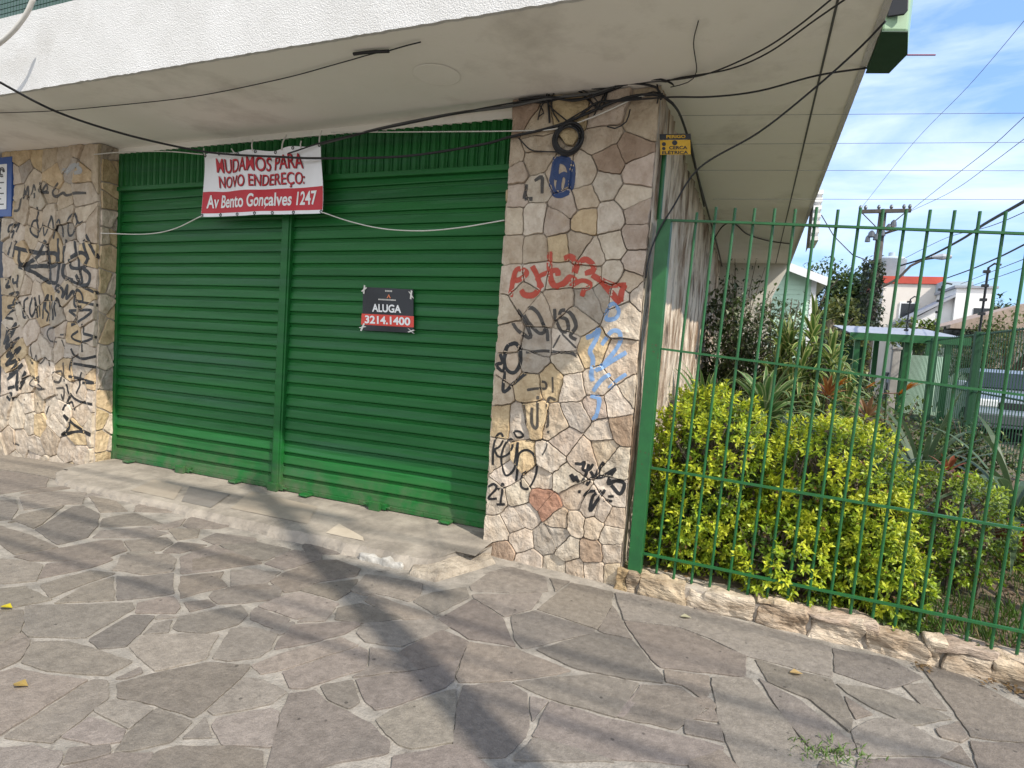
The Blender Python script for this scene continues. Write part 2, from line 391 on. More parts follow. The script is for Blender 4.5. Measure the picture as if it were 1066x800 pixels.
def roughen(P, step, amp, sd):
    out = []
    for i in range(len(P)):
        a, b = P[i], P[(i+1) % len(P)]; l = math.hypot(b[0]-a[0], b[1]-a[1]); n = max(1, int(l/step))
        for k in range(n):
            t = k/n; x = a[0]+(b[0]-a[0])*t; y = a[1]+(b[1]-a[1])*t
            out.append((x+amp*nz(x*9+sd, y*9, 1.3)+amp*0.5*nz(x*30, y*30, 4.1+sd), y+amp*nz(x*9, y*9+sd, 7.7)+amp*0.5*nz(x*30, y*30, 9.2+sd)))
    return out
def round_corners(P, r):
    out = []
    for i in range(len(P)):
        a, b, c = P[i-1], P[i], P[(i+1) % len(P)]
        l1 = math.hypot(b[0]-a[0], b[1]-a[1]); l2 = math.hypot(c[0]-b[0], c[1]-b[1])
        k1 = min(r, l1*0.3)/max(l1, 1e-6); k2 = min(r, l2*0.3)/max(l2, 1e-6)
        out.append((b[0]+(a[0]-b[0])*k1, b[1]+(a[1]-b[1])*k1)); out.append((b[0]+(c[0]-b[0])*k2, b[1]+(c[1]-b[1])*k2))
    return out

def rough_block(mb, c, s, sd, col, n=11):
    vs = []; fs = []
    for ax in range(3):
        for sg in (-1, 1):
            b = len(vs)
            for i in range(n+1):
                for j in range(n+1):
                    p = [0, 0, 0]; p[ax] = sg; p[(ax+1) % 3] = -1+2*i/n; p[(ax+2) % 3] = -1+2*j/n
                    l = (abs(p[0])**14+abs(p[1])**14+abs(p[2])**14)**(1/14); p = [q/l for q in p]
                    q = [c[k]+p[k]*s[k] for k in range(3)]
                    d = 0.030*nz(q[0]*7+sd, q[1]*7, q[2]*9)+0.014*nz(q[0]*19+sd, q[1]*19, q[2]*19)+0.006*nz(q[0]*45, q[1]*45, q[2]*45)
                    vs.append(tuple(q[k]+p[k]*d for k in range(3)))
            for i in range(n):
                for j in range(n):
                    a = b+i*(n+1)+j; f = (a, a+n+1, a+n+2, a+1); fs.append(f if sg > 0 else f[::-1])
    mb.add(vs, fs, col)
# ------------------------------------------------------------------ ground, road, pavement
mb = MB(); mb.add([(-1500,-1500,-1.2),(1500,-1500,-1.2),(1500,1500,-1.2),(-1500,1500,-1.2)], [(0,1,2,3)])
struct(obj('ground', mb, MT['ground']))
mb = MB(); mb.add([(-40,-14,-0.55),(40,-14,-0.75),(40,-6.2,-0.75),(-40,-6.2,-0.55)], [(0,1,2,3)])
struct(obj('road', mb, MT['bounceroad']))
# mortar bed of the pavement, following the fall of the street
xs = sorted(set(GX+[i*0.5 for i in range(-28, 25)]))
mb = MB()
vs = []; fs = []
for x in xs:
    vs += [(x, -6.2, gz(x)-0.006), (x, 0.5, gz(x)-0.006), (x, -6.2, gz(x)-0.4)]
for i in range(len(xs)-1):
    a = i*3; fs += [(a, a+3, a+4, a+1), (a, a+2, a+5, a+3)]
mb.add(vs, fs)
struct(obj('pavement_bed', mb, MT['mortar']))

# traced stones: crop origin, then polygons in 4x crop coordinates
TR = {
(0,600): [[(0,140),(90,140),(95,180),(75,235),(0,282),(-60,290),(-60,150)],[(110,125),(300,118),(545,110),(555,135),(350,255),(130,250),(98,225)],[(575,110),(720,82),(745,130),(730,152),(565,150)],
 [(370,265),(545,162),(640,166),(585,235),(520,290),(412,300)],[(600,240),(645,198),(715,184),(695,232)],[(652,176),(672,160),(735,168)],[(140,272),(280,270),(410,310),(545,355),(445,410),(200,395),(95,360)],
 [(-50,240),(90,238),(125,265),(85,345),(0,385),(-50,400)],[(-40,410),(60,382),(200,412),(365,430),(180,545),(0,660),(-40,670)],[(385,432),(445,437),(450,505),(370,570),(215,690),(22,665)],[(488,425),(582,380),(592,400),(520,424)],
 [(540,292),(600,245),(905,240),(850,345),(645,394)],[(490,450),(620,412),(870,360),(1040,372),(1035,385),(995,425),(850,555),(808,583),(640,530),(490,505)],[(400,555),(460,518),(560,527),(630,555),(540,628)],[(265,665),(370,587),(520,642),(500,685),(395,698)],
 [(655,552),(790,607),(705,690),(560,720),(480,730),(535,650)],[(290,718),(450,702),(455,735),(370,762),(265,778)],[(-40,720),(130,706),(255,738),(255,760),(215,830),(-40,830)],[(765,672),(850,592),(875,670)],[(600,810),(660,732),(740,710),(900,712),(1000,720),(1095,732),(1085,830),(600,830)],
 [(230,830),(280,792),(380,772),(480,742),(635,735),(575,830)],[(720,215),(750,168),(1000,122),(1030,160),(990,200),(850,238),(740,225)],[(770,110),(865,98),(895,120),(790,145)]],
(200,600): [[(68,562),(215,427),(290,432),(392,480),(330,528),(92,578)],[(88,620),(110,592),(330,547),(362,562),(330,708),(127,700)],[(410,487),(510,472),(560,522),(640,562),(740,617),(818,690),(812,730),(640,768),(540,795),(490,840),(300,840),(345,700),(377,560)],
 [(542,460),(660,437),(693,520),(650,548),(572,510)],[(692,430),(940,397),(1110,358),(1090,430),(1050,460),(820,545),(762,555),(722,520)],[(765,600),(830,560),(1050,480),(1095,472),(1085,690),(920,716),(860,700)],
 [(248,370),(380,322),(620,257),(688,288),(370,388),(290,403)],[(384,400),(695,297),(728,310),(720,380),(620,413),(470,463),(410,463)],[(735,380),(745,300),(830,312),(890,340),(938,388),(670,418)],[(365,265),(420,207),(560,195),(688,192),(700,202),(640,238),(500,273),(352,300)],
 [(87,340),(160,222),(240,212),(348,240),(330,298),(280,333),(150,353)],[(248,150),(267,132),(406,180),(378,205),(353,222),(242,178)],[(78,90),(150,47),(310,32),(366,78),(330,98),(112,113)],[(275,124),(380,82),(450,67),(606,115),(540,153),(436,178)],
 [(448,55),(500,37),(688,12),(655,65),(600,98)],[(718,198),(880,187),(1064,172),(1110,195),(870,293),(722,273),(684,235)],[(722,98),(750,77),(1002,165),(988,178),(882,178),(800,148)],[(612,130),(700,112),(872,175),(700,193),(595,178)],[(443,188),(540,142),(594,132),(550,183)],
 [(830,830),(840,760),(1100,700),(1280,830)]],
(200,500): [[(664,458),(727,392),(958,430),(945,488),(900,503),(762,468),(722,478)],[(303,348),(420,292),(540,312),(535,330),(380,372)],[(328,420),(390,382),(540,332),(600,332),(698,370),(680,398),(540,418),(440,458),(382,466)],[(163,375),(368,382),(310,413),(162,438)],
 [(113,270),(205,242),(408,287),(302,335),(220,320)],[(0,275),(100,285),(290,345),(155,362),(0,378)]],
(0,460): [[(-60,245),(60,242),(74,280),(45,323),(-60,330)],[(82,230),(200,207),(358,212),(338,258),(290,258),(100,283)],[(85,302),(262,267),(170,343),(140,358),(70,330),(40,335)],[(152,365),(300,272),(345,267),(413,300),(403,350),(363,398),(240,428)],[(372,227),(480,247),(528,288),(420,293)],
 [(427,320),(560,297),(678,343),(420,353)],[(422,370),(600,357),(698,380),(640,398),(392,398)],[(-60,350),(0,352),(130,392),(238,440),(60,468),(0,420),(-60,425)],[(62,478),(240,447),(420,412),(500,412),(528,453),(410,493),(120,493)],[(518,415),(690,397),(718,420),(665,453),(547,453)],
 [(702,362),(830,362),(820,398),(740,408)],[(-60,572),(-60,482),(60,492),(178,510),(150,578),(20,588)],[(192,510),(450,477),(468,490),(380,523),(162,568)],[(167,595),(380,537),(476,547),(330,598),(212,648)],[(238,670),(340,607),(468,564),(468,658)],[(492,658),(492,562),(590,564),(720,548),(723,630),(600,648)],
 [(472,535),(510,472),(700,467),(733,490),(713,540),(600,553),(500,535)],[(752,480),(890,432),(1050,485),(930,528),(757,548)],[(682,460),(742,417),(858,430),(750,463)],[(-60,622),(100,602),(180,642),(216,655),(60,688),(-60,690)],[(-60,130),(50,117),(260,107),(298,110),(200,150),(188,188),(60,208),(-60,225)],
 [(752,562),(928,542),(913,570),(946,600),(870,618),(752,648)],[(965,545),(1064,530),(1150,560),(1100,590),(965,600)],[(842,407),(900,382),(1064,402),(1064,420),(900,428)],[(870,640),(890,620),(1064,600),(1180,600),(1160,650),(1000,672),(915,668)]],
(400,580): [[(358,120),(440,62),(530,42),(668,82),(678,140),(530,148),(367,138)],[(368,157),(655,152),(616,215),(500,247),(374,170)],[(150,165),(200,148),(340,128),(353,165),(215,238),(125,185)],[(228,260),(370,177),(490,250),(542,368),(350,338)],[(533,247),(630,227),(868,302),(868,315),(580,378),(547,340)],
 [(642,215),(780,108),(948,147),(938,210),(885,298),(762,255)],[(690,87),(768,102),(716,142)],[(358,357),(545,382),(766,470),(700,488),(540,508),(312,518),(302,500)],[(78,387),(240,307),(348,350),(312,430),(150,463),(60,478),(20,440)],[(642,387),(880,317),(1028,345),(1160,500),(1155,520),(1000,505),(780,458)],
 [(545,522),(720,502),(890,492),(1054,530),(958,663),(700,588)],[(332,540),(520,527),(588,570),(600,690),(588,745),(500,830),(285,830),(318,600)],[(612,582),(678,597),(616,678)],[(622,745),(690,607),(960,682),(1200,735),(1404,790),(1395,805),(1270,860),(900,830)],[(550,840),(622,762),(800,800),(950,850)],[(1075,535),(1100,540),(990,662),(972,660)]],
(600,600): [[(183,585),(285,457),(430,462),(536,545),(490,588),(410,633)],[(458,600),(596,622),(606,678),(458,653)],[(372,392),(548,417),(538,508),(522,508),(442,448),(377,438)],[(500,592),(562,548),(586,600)],[(568,422),(718,427),(876,610),(955,740),(990,830),(690,830),(592,590)],[(765,432),(930,522),(1060,622),(1150,700),(1150,738),(985,720),(870,590)],
 [(748,349),(860,382),(1060,432),(1148,600),(1130,640),(970,510),(800,437)],[(165,72),(300,84),(540,152),(860,232),(1056,292),(1062,415),(700,327),(560,257),(420,208),(202,183)],[(205,190),(420,214),(560,270),(698,332),(698,416),(352,377),(312,343)],[(97,225),(150,124),(228,258),(112,233)],[(470,770),(600,728),(680,800),(700,840),(480,840)]],
(800,600): [[(272,302),(500,342),(636,420),(560,448),(492,468),(282,398)],[(292,450),(480,477),(700,562),(756,590),(600,618),(440,548),(332,488)],[(564,460),(650,447),(738,555),(642,538)],[(323,502),(426,570),(362,588)],[(353,650),(440,592),(560,602),(700,682),(786,700),(700,748),(382,738)],[(704,640),(790,612),(828,668),(800,688),(722,668)],
 [(632,370),(800,412),(1064,552),(1180,600),(1180,690),(1064,688),(852,668),(762,540)],[(852,692),(1064,702),(1200,700),(1200,860),(890,860)],[(380,765),(700,765),(860,840),(380,840)],[(714,748),(800,712),(850,788)]],
}
SLATE = [(134,128,120),(130,125,117),(138,131,122),(127,122,116),(139,131,122),(138,128,121),(132,128,121),(143,135,125),(124,120,114),(139,129,122)]
sl = MB()
traced = []
def expand(P, d):
    out = []; n = len(P)
    for i in range(n):
        a, b, c = P[i-1], P[i], P[(i+1) % n]
        e1 = (b[0]-a[0], b[1]-a[1]); e2 = (c[0]-b[0], c[1]-b[1]); l1 = math.hypot(*e1) or 1; l2 = math.hypot(*e2) or 1
        n1 = (e1[1]/l1, -e1[0]/l1); n2 = (e2[1]/l2, -e2[0]/l2); m = (n1[0]+n2[0], n1[1]+n2[1]); l = max(0.6, m[0]*m[0]+m[1]*m[1])
        out.append((b[0]+m[0]*2*d/l, b[1]+m[1]*2*d/l))
    return out
def add_paver(P, sd, traced_stone=False):
    if area(P) < 0: P = P[::-1]
    if abs(area(P)) < 0.0008: return
    c = cen(P)
    P = round_corners(expand(P, (0.0052 if cen(P)[0] < -1.0 else 0.0075) if traced_stone else 0.0), 0.006)
    Q = roughen(P, 0.018, 0.0085, sd)
    k = U(0.88, 1.16); base = lin(SLATE[rnd.randrange(len(SLATE))]); base = (base[1]*U(1.10,1.17), base[1], base[1]*U(0.81,0.88)); col = (base[0]*k, base[1]*k, base[2]*k)
    tx, ty, h = U(-0.006,0.006), U(-0.006,0.006), U(0,0.002)
    top = [(p[0], p[1], gz(p[0])+h+tx*(p[0]-c[0])+ty*(p[1]-c[1])) for p in Q]
    ins = [(p[0]+(c[0]-p[0])*min(0.15, 0.003/max(0.02, math.hypot(p[0]-c[0], p[1]-c[1]))), p[1]+(c[1]-p[1])*min(0.15, 0.003/max(0.02, math.hypot(p[0]-c[0], p[1]-c[1])))) for p in Q]
    it = [(p[0], p[1], gz(p[0])+h+0.0012+tx*(p[0]-c[0])+ty*(p[1]-c[1])) for p in ins]
    n = len(Q)
    low = [(p[0], p[1], gz(p[0])-0.012) for p in Q]
    vs = it+top+low
    fs = [tuple(range(n))]
    for a in (0, n):
        fs += [(a+i, a+n+i, a+n+(i+1) % n, a+(i+1) % n) for i in range(n)]
    sl.add(vs, fs, col)
for (ox, oy), polys in TR.items():
    for poly in polys:
        P = [tuple(pG(ox+x/4, oy+y/4)[:2]) for x, y in poly]
        traced.append(P)
        add_paver(P, len(traced)*1.7, True)
def inside(p, P):
    r = False
    for i in range(len(P)):
        a, b = P[i], P[i-1]
        if (a[1] > p[1]) != (b[1] > p[1]) and p[0] < (b[0]-a[0])*(p[1]-a[1])/(b[1]-a[1])+a[0]: r = not r
    return r
# the rest of the crazy paving, laid around the traced stones
dummy = []
for P in traced:
    c = cen(P); dummy.append(c)
    for i in range(len(P)):
        a, b = P[i], P[(i+1) % len(P)]; l = math.hypot(b[0]-a[0], b[1]-a[1])
        for t in np.arange(0.0, 1.0, max(0.08, 0.1/max(l, 0.01))):
            x = a[0]+(b[0]-a[0])*t; y = a[1]+(b[1]-a[1])*t; k = 0.07/max(0.08, math.hypot(x-c[0], y-c[1]))
            dummy.append((x+(c[0]-x)*k, y+(c[1]-y)*k))
DA = np.array(dummy)
seeds = []; tries = 0
while tries < 9000 and len(seeds) < 420:
    tries += 1
    p = (U(-12, 7), U(-6.1, -0.05))
    if ((DA-np.array(p))**2).sum(1).min() < 0.075**2: continue
    if any(inside(p, P) for P in traced): continue
    if seeds and ((np.array(seeds)-np.array(p))**2).sum(1).min() < (0.30 if p[1] < -1.5 or abs(p[0]) > 4 else 0.13)**2: continue
    if p[0] > -6.3 and p[0] < -1.7 and p[1] > -0.6: continue
    seeds.append(p)
allp = seeds+dummy; gr = list(range(len(seeds)))+[-5]*len(dummy)
for P, T, g in voronoi(allp, gr, (-12.5, -6.2, 7.5, 0.06), 0.012, skip=(-5,)):
    if abs(area(P)) > 0.002: add_paver(P, g*0.37)
struct(obj('pavement', sl, MT['slate']))

# ------------------------------------------------------------------ the shop building
XL, XR = -14.0, 0.46          # canopy extent
ZS = 3.33
bld = thing('shop_building', 'closed corner shop with green roller shutters, stone clad pillars and a white canopy above', 'shop', (-4.0, 0.2, 0.0))
# canopy slab
mb = MB(); mb.box((XL, -1.04, ZS), (XR-0.03, 7.4, ZS+0.12)); obj('soffit', mb, MT['soffit'], bld)
# rough fascia edge: irregular drip line
def fascia(name, f3, l, parent, z1):
    mb = MB(); n = int(l/0.035); vs = []; fs = []
    for i in range(n+1):
        u = l*i/n; d = 0.006*nz(u*14, 3, 1)+0.006*nz(u*40, 1, 2)
        for k, z in enumerate((ZS-0.012+d, ZS+0.03, z1)):
            vs.append(f3(u, 0, z))
        vs.append(f3(u, 0.035, ZS-0.006+d)); vs.append(f3(u, 0.035, z1))
    for i in range(n):
        a = i*5; b = a+5
        fs += [(a,b,b+1,a+1),(a+1,b+1,b+2,a+2),(a+3,b+3,b,a),(a+2,b+2,b+4,a+4)]
    fs += [(0,1,2,4,3)]
    mb.add(vs, fs); return obj(name, mb, MT['stucco'], parent)
fascia('fascia', lambda u, d, z: (XL+u, -1.075+d, z), XR-XL, bld, 3.925)
fascia('side_fascia', lambda u, d, z: (XR+0.002-d, -1.038+u, z), 8.43, bld, 3.925)
# grooves and an old lamp plate on the soffit
mb = MB(); mb.box((0.219, -1.03, ZS-0.004), (0.231, 7.3, ZS-0.0005)); obj('expansion_joint', mb, MT['grey'], bld)
mb = MB(); c = pZ(455, 78, ZS)
mb.add([(c[0]+0.16*math.cos(2*math.pi*k/32), c[1]+0.16*math.sin(2*math.pi*k/32), ZS-0.0035) for k in range(32)]+[(c[0]+0.15*math.cos(2*math.pi*k/32), c[1]+0.15*math.sin(2*math.pi*k/32), ZS-0.006) for k in range(32)],
       [(k, (k+1) % 32, (k+1) % 32+32, k+32) for k in range(32)]+[tuple(range(32, 64))])
obj('ceiling_cover_plate', mb, MT['soffit'], bld)
# upper storey set on the canopy
mb = MB(); mb.box((XL, -1.05, 3.925), (XR-0.02, 7.2, 8.2)); obj('upper_wall', mb, MT['tile'], bld)
mb = MB()
for i in range(330):
    x = XL+0.05+i*0.0395
    if x > XR-0.1: break
    for k in range(10): mb.box((x, -1.056, 3.935+k*0.04), (x+0.034, -1.049, 3.969+k*0.04))
obj('mosaic_tiles', mb, MT['tile'], bld)
# walls behind the shutters and beside the garden
mb = MB(); mb.box((XL, 0.42, -0.3), (-0.74, 0.6, ZS-0.002)); obj('inner_wall', mb, MT['plaster'], bld)
mb = MB(); mb.box((-6.34, 0.17, 3.275), (-1.75, 0.40, ZS-0.001)); obj('lintel', mb, MT['soffit'], bld)
# rough side wall (grid, displaced)
mb = MB(); ny, nzz = 230, 90; vs = []; fs = []
for j in range(ny+1):
    y = 0.0+8.3*(j/ny)**1.35
    for i in range(nzz+1):
        z = -0.2+3.528*i/nzz
        d = 0.030*nz(y*6, z*1.2, 0.3)+0.024*nz(y*18, z*3.0, 5.0)+0.015*abs(nz(y*2.2, z*1.1, 9.0))
        vs.append((-0.712+d*min(1, j/2+0.2), y, z))
for j in range(ny):
    for i in range(nzz):
        a = j*(nzz+1)+i; fs.append((a, a+nzz+1, a+nzz+2, a+1))
mb.add(vs, fs); obj('side_wall', mb, MT['bark_stone'], bld, smooth=True)
# rear wall under the canopy with a sloping haunch
mb = MB(); mb.prism([(-0.70,-0.2),(0.22,-0.2),(0.22,2.75),(0.455,ZS-0.002),(-0.70,ZS-0.002)], 7.35, 7.55, lambda x, z, d: (x, d, z)); obj('rear_wall', mb, MT['plaster'], bld)

# ---- stone clad pillars
CW = {'w': (214,203,188), 't': (203,188,168), 'p': (200,185,171), 'o': (211,190,155), 'r': (176,136,118), 'g': (188,179,169), 'b': (178,156,137), 'n': (213,200,183)}
def stone_face(mbs, cells, f3, cols, sd, h=0.022):
    for P, T, g in cells:
        if area(P) < 0: P = P[::-1]
        if area(P) < 0.0004: continue
        P = round_corners(P, 0.007); Q = roughen(P, 0.014, 0.0115, sd)
        r = random.Random(g*13+int(sd)); c = cen(Q); hh = h*r.uniform(0.4, 1.5); tx, ty = r.uniform(-0.07,0.07), r.uniform(-0.07,0.07)
        n = len(Q); vs = []
        col = cols[g]
        for ring, (k, d) in enumerate(((1.0, -0.004), (0.99, 0.6), (0.962, 0.95))):
            for p in Q:
                x, z = c[0]+(p[0]-c[0])*k, c[1]+(p[1]-c[1])*k
                dd = d*hh if ring else -0.004
                if ring: dd += tx*(x-c[0])+ty*(z-c[1])+0.004*nz(x*13, z*13, sd)
                vs.append(f3(x, z, dd))
        fs = []
        for a in (0, n): fs += [(a+i, a+(i+1) % n, a+n+(i+1) % n, a+n+i) for i in range(n)]
        # inner fan with a small relief
        b = len(vs)
        for k in (0.6, 0.25):
            for p in Q:
                x, z = c[0]+(p[0]-c[0])*k, c[1]+(p[1]-c[1])*k
                vs.append(f3(x, z, hh+tx*(x-c[0])+ty*(z-c[1])+0.010*nz(x*10, z*10, sd+g)+0.005*nz(x*28, z*28, sd)))
        for a in (2*n, 3*n): fs += [(a+i, a+(i+1) % n, a+n+(i+1) % n, a+n+i) for i in range(n)]
        fs.append(tuple(4*n+i for i in range(n)))
        mbs.add(vs, fs, col)
def scol(key, r):
    a = lin(CW[key]); k = r.uniform(0.86, 1.08)*0.88
    return (a[0]*k, a[1]*k*r.uniform(0.98,1.0), a[2]*k*r.uniform(0.94,1.0))
PIL = [  # stones of the right pillar: pixel centres and tone
 ([(534,165)],'t'),([(560,133)],'t'),([(543,122)],'b'),([(594,120)],'o'),([(669,128)],'t'),([(631,122)],'p'),([(630,143)],'t'),([(560,151)],'t'),([(558,169)],'t'),([(638,166),(657,156)],'b'),([(665,180)],'p'),
 ([(605,184)],'n'),([(584,184)],'t'),([(560,196)],'w'),([(537,181)],'p'),([(537,203)],'p'),([(631,194)],'w'),([(659,206)],'w'),([(556,227)],'w'),([(534,228)],'n'),([(581,231),(590,216)],'p'),([(609,207)],'t'),
 ([(635,227)],'w'),([(665,222),(664,246)],'p'),([(609,230)],'o'),([(638,258)],'w'),([(601,255)],'t'),([(559,262)],'t'),([(532,262)],'t'),([(662,275)],'p'),([(618,266)],'n'),([(583,258)],'o'),([(532,290)],'n'),([(560,285)],'w'),
 ([(582,288)],'n'),([(615,288)],'n'),([(638,284)],'w'),([(654,294)],'t'),([(615,312),(628,306)],'g'),([(562,324),(547,310),(582,315)],'t'),([(525,326)],'n'),([(645,308)],'w'),([(652,326)],'w'),([(667,310)],'w'),([(597,337)],'n'),
 ([(528,349)],'t'),([(560,358)],'g'),([(530,385)],'t'),([(519,405)],'t'),([(590,357)],'w'),([(593,376)],'n'),([(612,366)],'o'),([(555,378)],'g'),([(598,403)],'w'),([(552,400)],'o'),([(574,397)],'o'),([(621,400)],'n'),([(645,380)],'t'),
 ([(642,420)],'w'),([(661,408)],'n'),([(620,424)],'p'),([(522,438)],'o'),([(539,440)],'w'),([(557,436)],'o'),([(580,442)],'t'),([(601,434)],'g'),([(647,447)],'b'),([(627,451)],'n'),([(590,457)],'p'),([(608,472)],'p'),([(628,467)],'t'),
 ([(646,482)],'w'),([(545,478)],'o'),([(530,492)],'w'),([(519,475)],'n'),([(572,478)],'w'),([(563,498)],'n'),([(516,518)],'w'),([(540,514)],'w'),([(564,520),(572,528)],'r'),([(588,500)],'w'),([(597,517)],'t'),([(615,529),(628,534)],'n'),
 ([(638,540)],'t'),([(643,514)],'w'),([(548,536),(536,543)],'w'),([(582,540)],'t'),([(601,543)],'n'),([(618,547)],'t'),([(519,552)],'w'),([(543,562)],'n'),([(569,562),(580,557)],'g'),([(593,572)],'w'),([(616,575)],'b'),([(637,557)],'w'),
 ([(638,577)],'n'),([(550,585)],'n'),([(580,592)],'w'),([(618,593)],'n'),([(524,574)],'b'),([(598,592)],'t'),([(640,597)],'t')]
pil = MB()
seeds = []; groups = []; cols = {}
for g, (pts, key) in enumerate(PIL):
    for x, y in pts:
        q = pY(x, y, 0.0); seeds.append((q[0], q[2])); groups.append(g)
    cols[g] = scol(key, random.Random(g+5))
PX0, PX1 = -1.765, -0.712
cells = voronoi(seeds, groups, (PX0+0.004, -0.13, PX1-0.004, ZS-0.004), 0.0045)
right_pillar = MB(); right_pillar.box((PX0+0.006, 0.006, -0.3), (PX1-0.004, 0.44, ZS-0.003))
rp = obj('stone_pillar', right_pillar, MT['stone_mortar'], bld)
stone_face(pil, cells, lambda x, z, d: (x, 0.002-d, z), cols, 3)
# narrow return of the pillar towards the shutter
r2 = random.Random(4); s2 = [(r2.uniform(0.0,0.24), r2.uniform(-0.1,3.3)) for _ in range(40)]
stone_face(pil, voronoi(s2, list(range(40)), (0.012,-0.12,0.24,ZS-0.01), 0.012), lambda y, z, d: (PX0+0.002-d*0.6, y, z), {g: scol(r2.choice('wtnpo'), r2) for g in range(40)}, 11)
pil_o = obj('stone_cladding', pil, MT['stone'], rp)
# left pillar
lp = MB(); lp.box((-8.0, 0.006, -0.4), (-6.336, 0.44, ZS-0.003))
lpo = obj('stone_pillar', lp, MT['stone_mortar'], bld)
lpo['label'] = 'left stone pillar, tan and ochre stones densely covered in black graffiti'
rp['label'] = 'right stone pillar at the corner, pale stones with red, blue and black graffiti'
def relax_seeds(r, x0, x1, z0, z1, dx, dz):
    out = []; z = z0; row = 0
    while z < z1:
        x = x0+(dx*0.5 if row % 2 else 0)
        while x < x1:
            out.append((x+r.uniform(-.38,.38)*dx, z+r.uniform(-.38,.38)*dz)); x += dx*r.uniform(.75,1.25)
        z += dz; row += 1
    return out
r3 = random.Random(21)
s3 = relax_seeds(r3, -7.95, -6.34, -0.1, 3.35, 0.25, 0.21)
pl = MB()
stone_face(pl, voronoi(s3, list(range(len(s3))), (-7.996,-0.25,-6.34,ZS-0.004), 0.007), lambda x, z, d: (x, 0.002-d, z),
           {g: scol(r3.choice('tonwtnogw') if s3[g][1] > 1.0 else r3.choice('wntwnow'), r3) for g in range(len(s3))}, 17)
s4 = relax_seeds(r3, 0.02, 0.24, -0.05, 3.35, 0.13, 0.24)
stone_face(pl, voronoi(s4, list(range(len(s4))), (0.012,-0.12,0.205,ZS-0.01), 0.012), lambda y, z, d: (-6.336+d*0.8+0.002, y, z),
           {g: scol(r3.choice('tonwgo'), r3) for g in range(len(s4))}, 19)
lp_o = obj('stone_cladding', pl, MT['stone'], lpo)
# door and blue board at the far left
mb = MB(); mb.box((-9.6, 0.25, -0.25), (-8.0, 0.33, 2.62)); obj('navy_door', mb, MT['navy'], bld)
mb = MB(); mb.box((-14, 0.1, -0.35), (-9.6, 0.36, ZS-0.003)); obj('end_wall', mb, MT['plaster'], bld)

# ---- roller shutters
YS = 0.21
def zb(x): return float(np.interp(x, [-6.33, -1.77], [0.035, 0.085]))
def shutter(x0, x1, label):
    mb = MB(); prof = []
    z = 0.10; p = 0.1085
    while z < 2.86:
        prof += [(0.0, z), (-0.0135, z+0.004), (-0.0145, z+0.012), (-0.0095, z+0.045), (-0.0065, z+0.070), (-0.0055, z+0.075), (0.004, z+0.080), (0.002, z+0.090), (-0.003, z+0.098), (-0.004, z+0.102), (0.005, z+0.1055)]
        z += p
    prof.append((0.0, z))
    nx = 26; vs = []; fs = []; n = len(prof)
    for i in range(nx+1):
        x = x0+(x1-x0)*i/nx
        for j, (d, zz) in enumerate(prof):
            vs.append((x, YS+d+0.005*nz(x*1.3, zz*2.0, 3)+0.0035*nz(x*4, round(zz/0.1085)*3.1, 3), zz+zb(x)-0.06+0.004*nz(x*0.9, zz*0.7, 8)))
    for i in range(nx):
        for j in range(n-1): fs.append((i*n+j, (i+1)*n+j, (i+1)*n+j+1, i*n+j+1))
    mb.add(vs, fs)
    s = obj('roller_shutter', mb, MT['green'], bld); s['label'] = label
    # bottom bar
    mb = MB(); n2 = 10
    for i in range(n2):
        a, b = x0+(x1-x0)*i/n2, x0+(x1-x0)*(i+1)/n2
        mb.box((a, YS-0.022, zb((a+b)/2)+0.006), (b-0.0005, YS+0.012, zb((a+b)/2)+0.045))
    obj('bottom_bar', mb, MT['green'], s, bevel=0.004)
    return s
sA = shutter(-6.30, -4.055, 'left roller shutter leaf, half shaded')
sB = shutter(-3.945, -1.76, 'right roller shutter leaf with a rental sign on it')
# floor bolts of the shutters
def bolt(xpx, big, par):
    x = xpx; z = zb(x)
    mb = MB()
    if big:
        mb.box((x-0.10, YS-0.055, z+0.012), (x+0.10, YS-0.024, z+0.062)); mb.box((x-0.055, YS-0.085, z+0.0), (x+0.055, YS-0.054, z+0.075))
        mb.tube([(x-0.14, YS-0.045, z+0.035), (x+0.14, YS-0.045, z+0.035)], 0.009, 8)
    else:
        mb.box((x-0.05, YS-0.10, z+0.010), (x+0.05, YS-0.024, z+0.028)); mb.tube([(x-0.02, YS-0.1, z+0.02), (x+0.05, YS-0.1, z+0.02)], 0.012, 8)
    return obj('floor_lock', mb, MT['green'], par, bevel=0.004)
for px_, py_, big in ((140,482,0),(194,490,1),(250,498,0)): bolt(pY(px_, py_, YS)[0], big, sA)
for px_, py_, big in ((323,514,0),(395,527,1),(468,540,0)): bolt(pY(px_, py_, YS)[0], big, sB)
bolt(-4.0, 1, sA)
mb = MB(); mb.box((-4.055, YS-0.045, 0.075), (-3.945, YS+0.05, 2.885)); mb.box((-4.035, YS-0.055, 0.08), (-3.965, YS-0.044, 2.87)); obj('shutter_mullion', mb, MT['green'], bld, bevel=0.004)
mb = MB(); mb.box((-6.334, YS-0.035, 0.03), (-6.285, YS+0.03, 2.89)); obj('guide_rail', mb, MT['green'], bld, bevel=0.003)
mb = MB(); mb.box((-1.80, YS-0.03, 0.08), (-1.757, YS+0.03, 2.89)); obj('guide_rail', mb, MT['green'], bld, bevel=0.003)
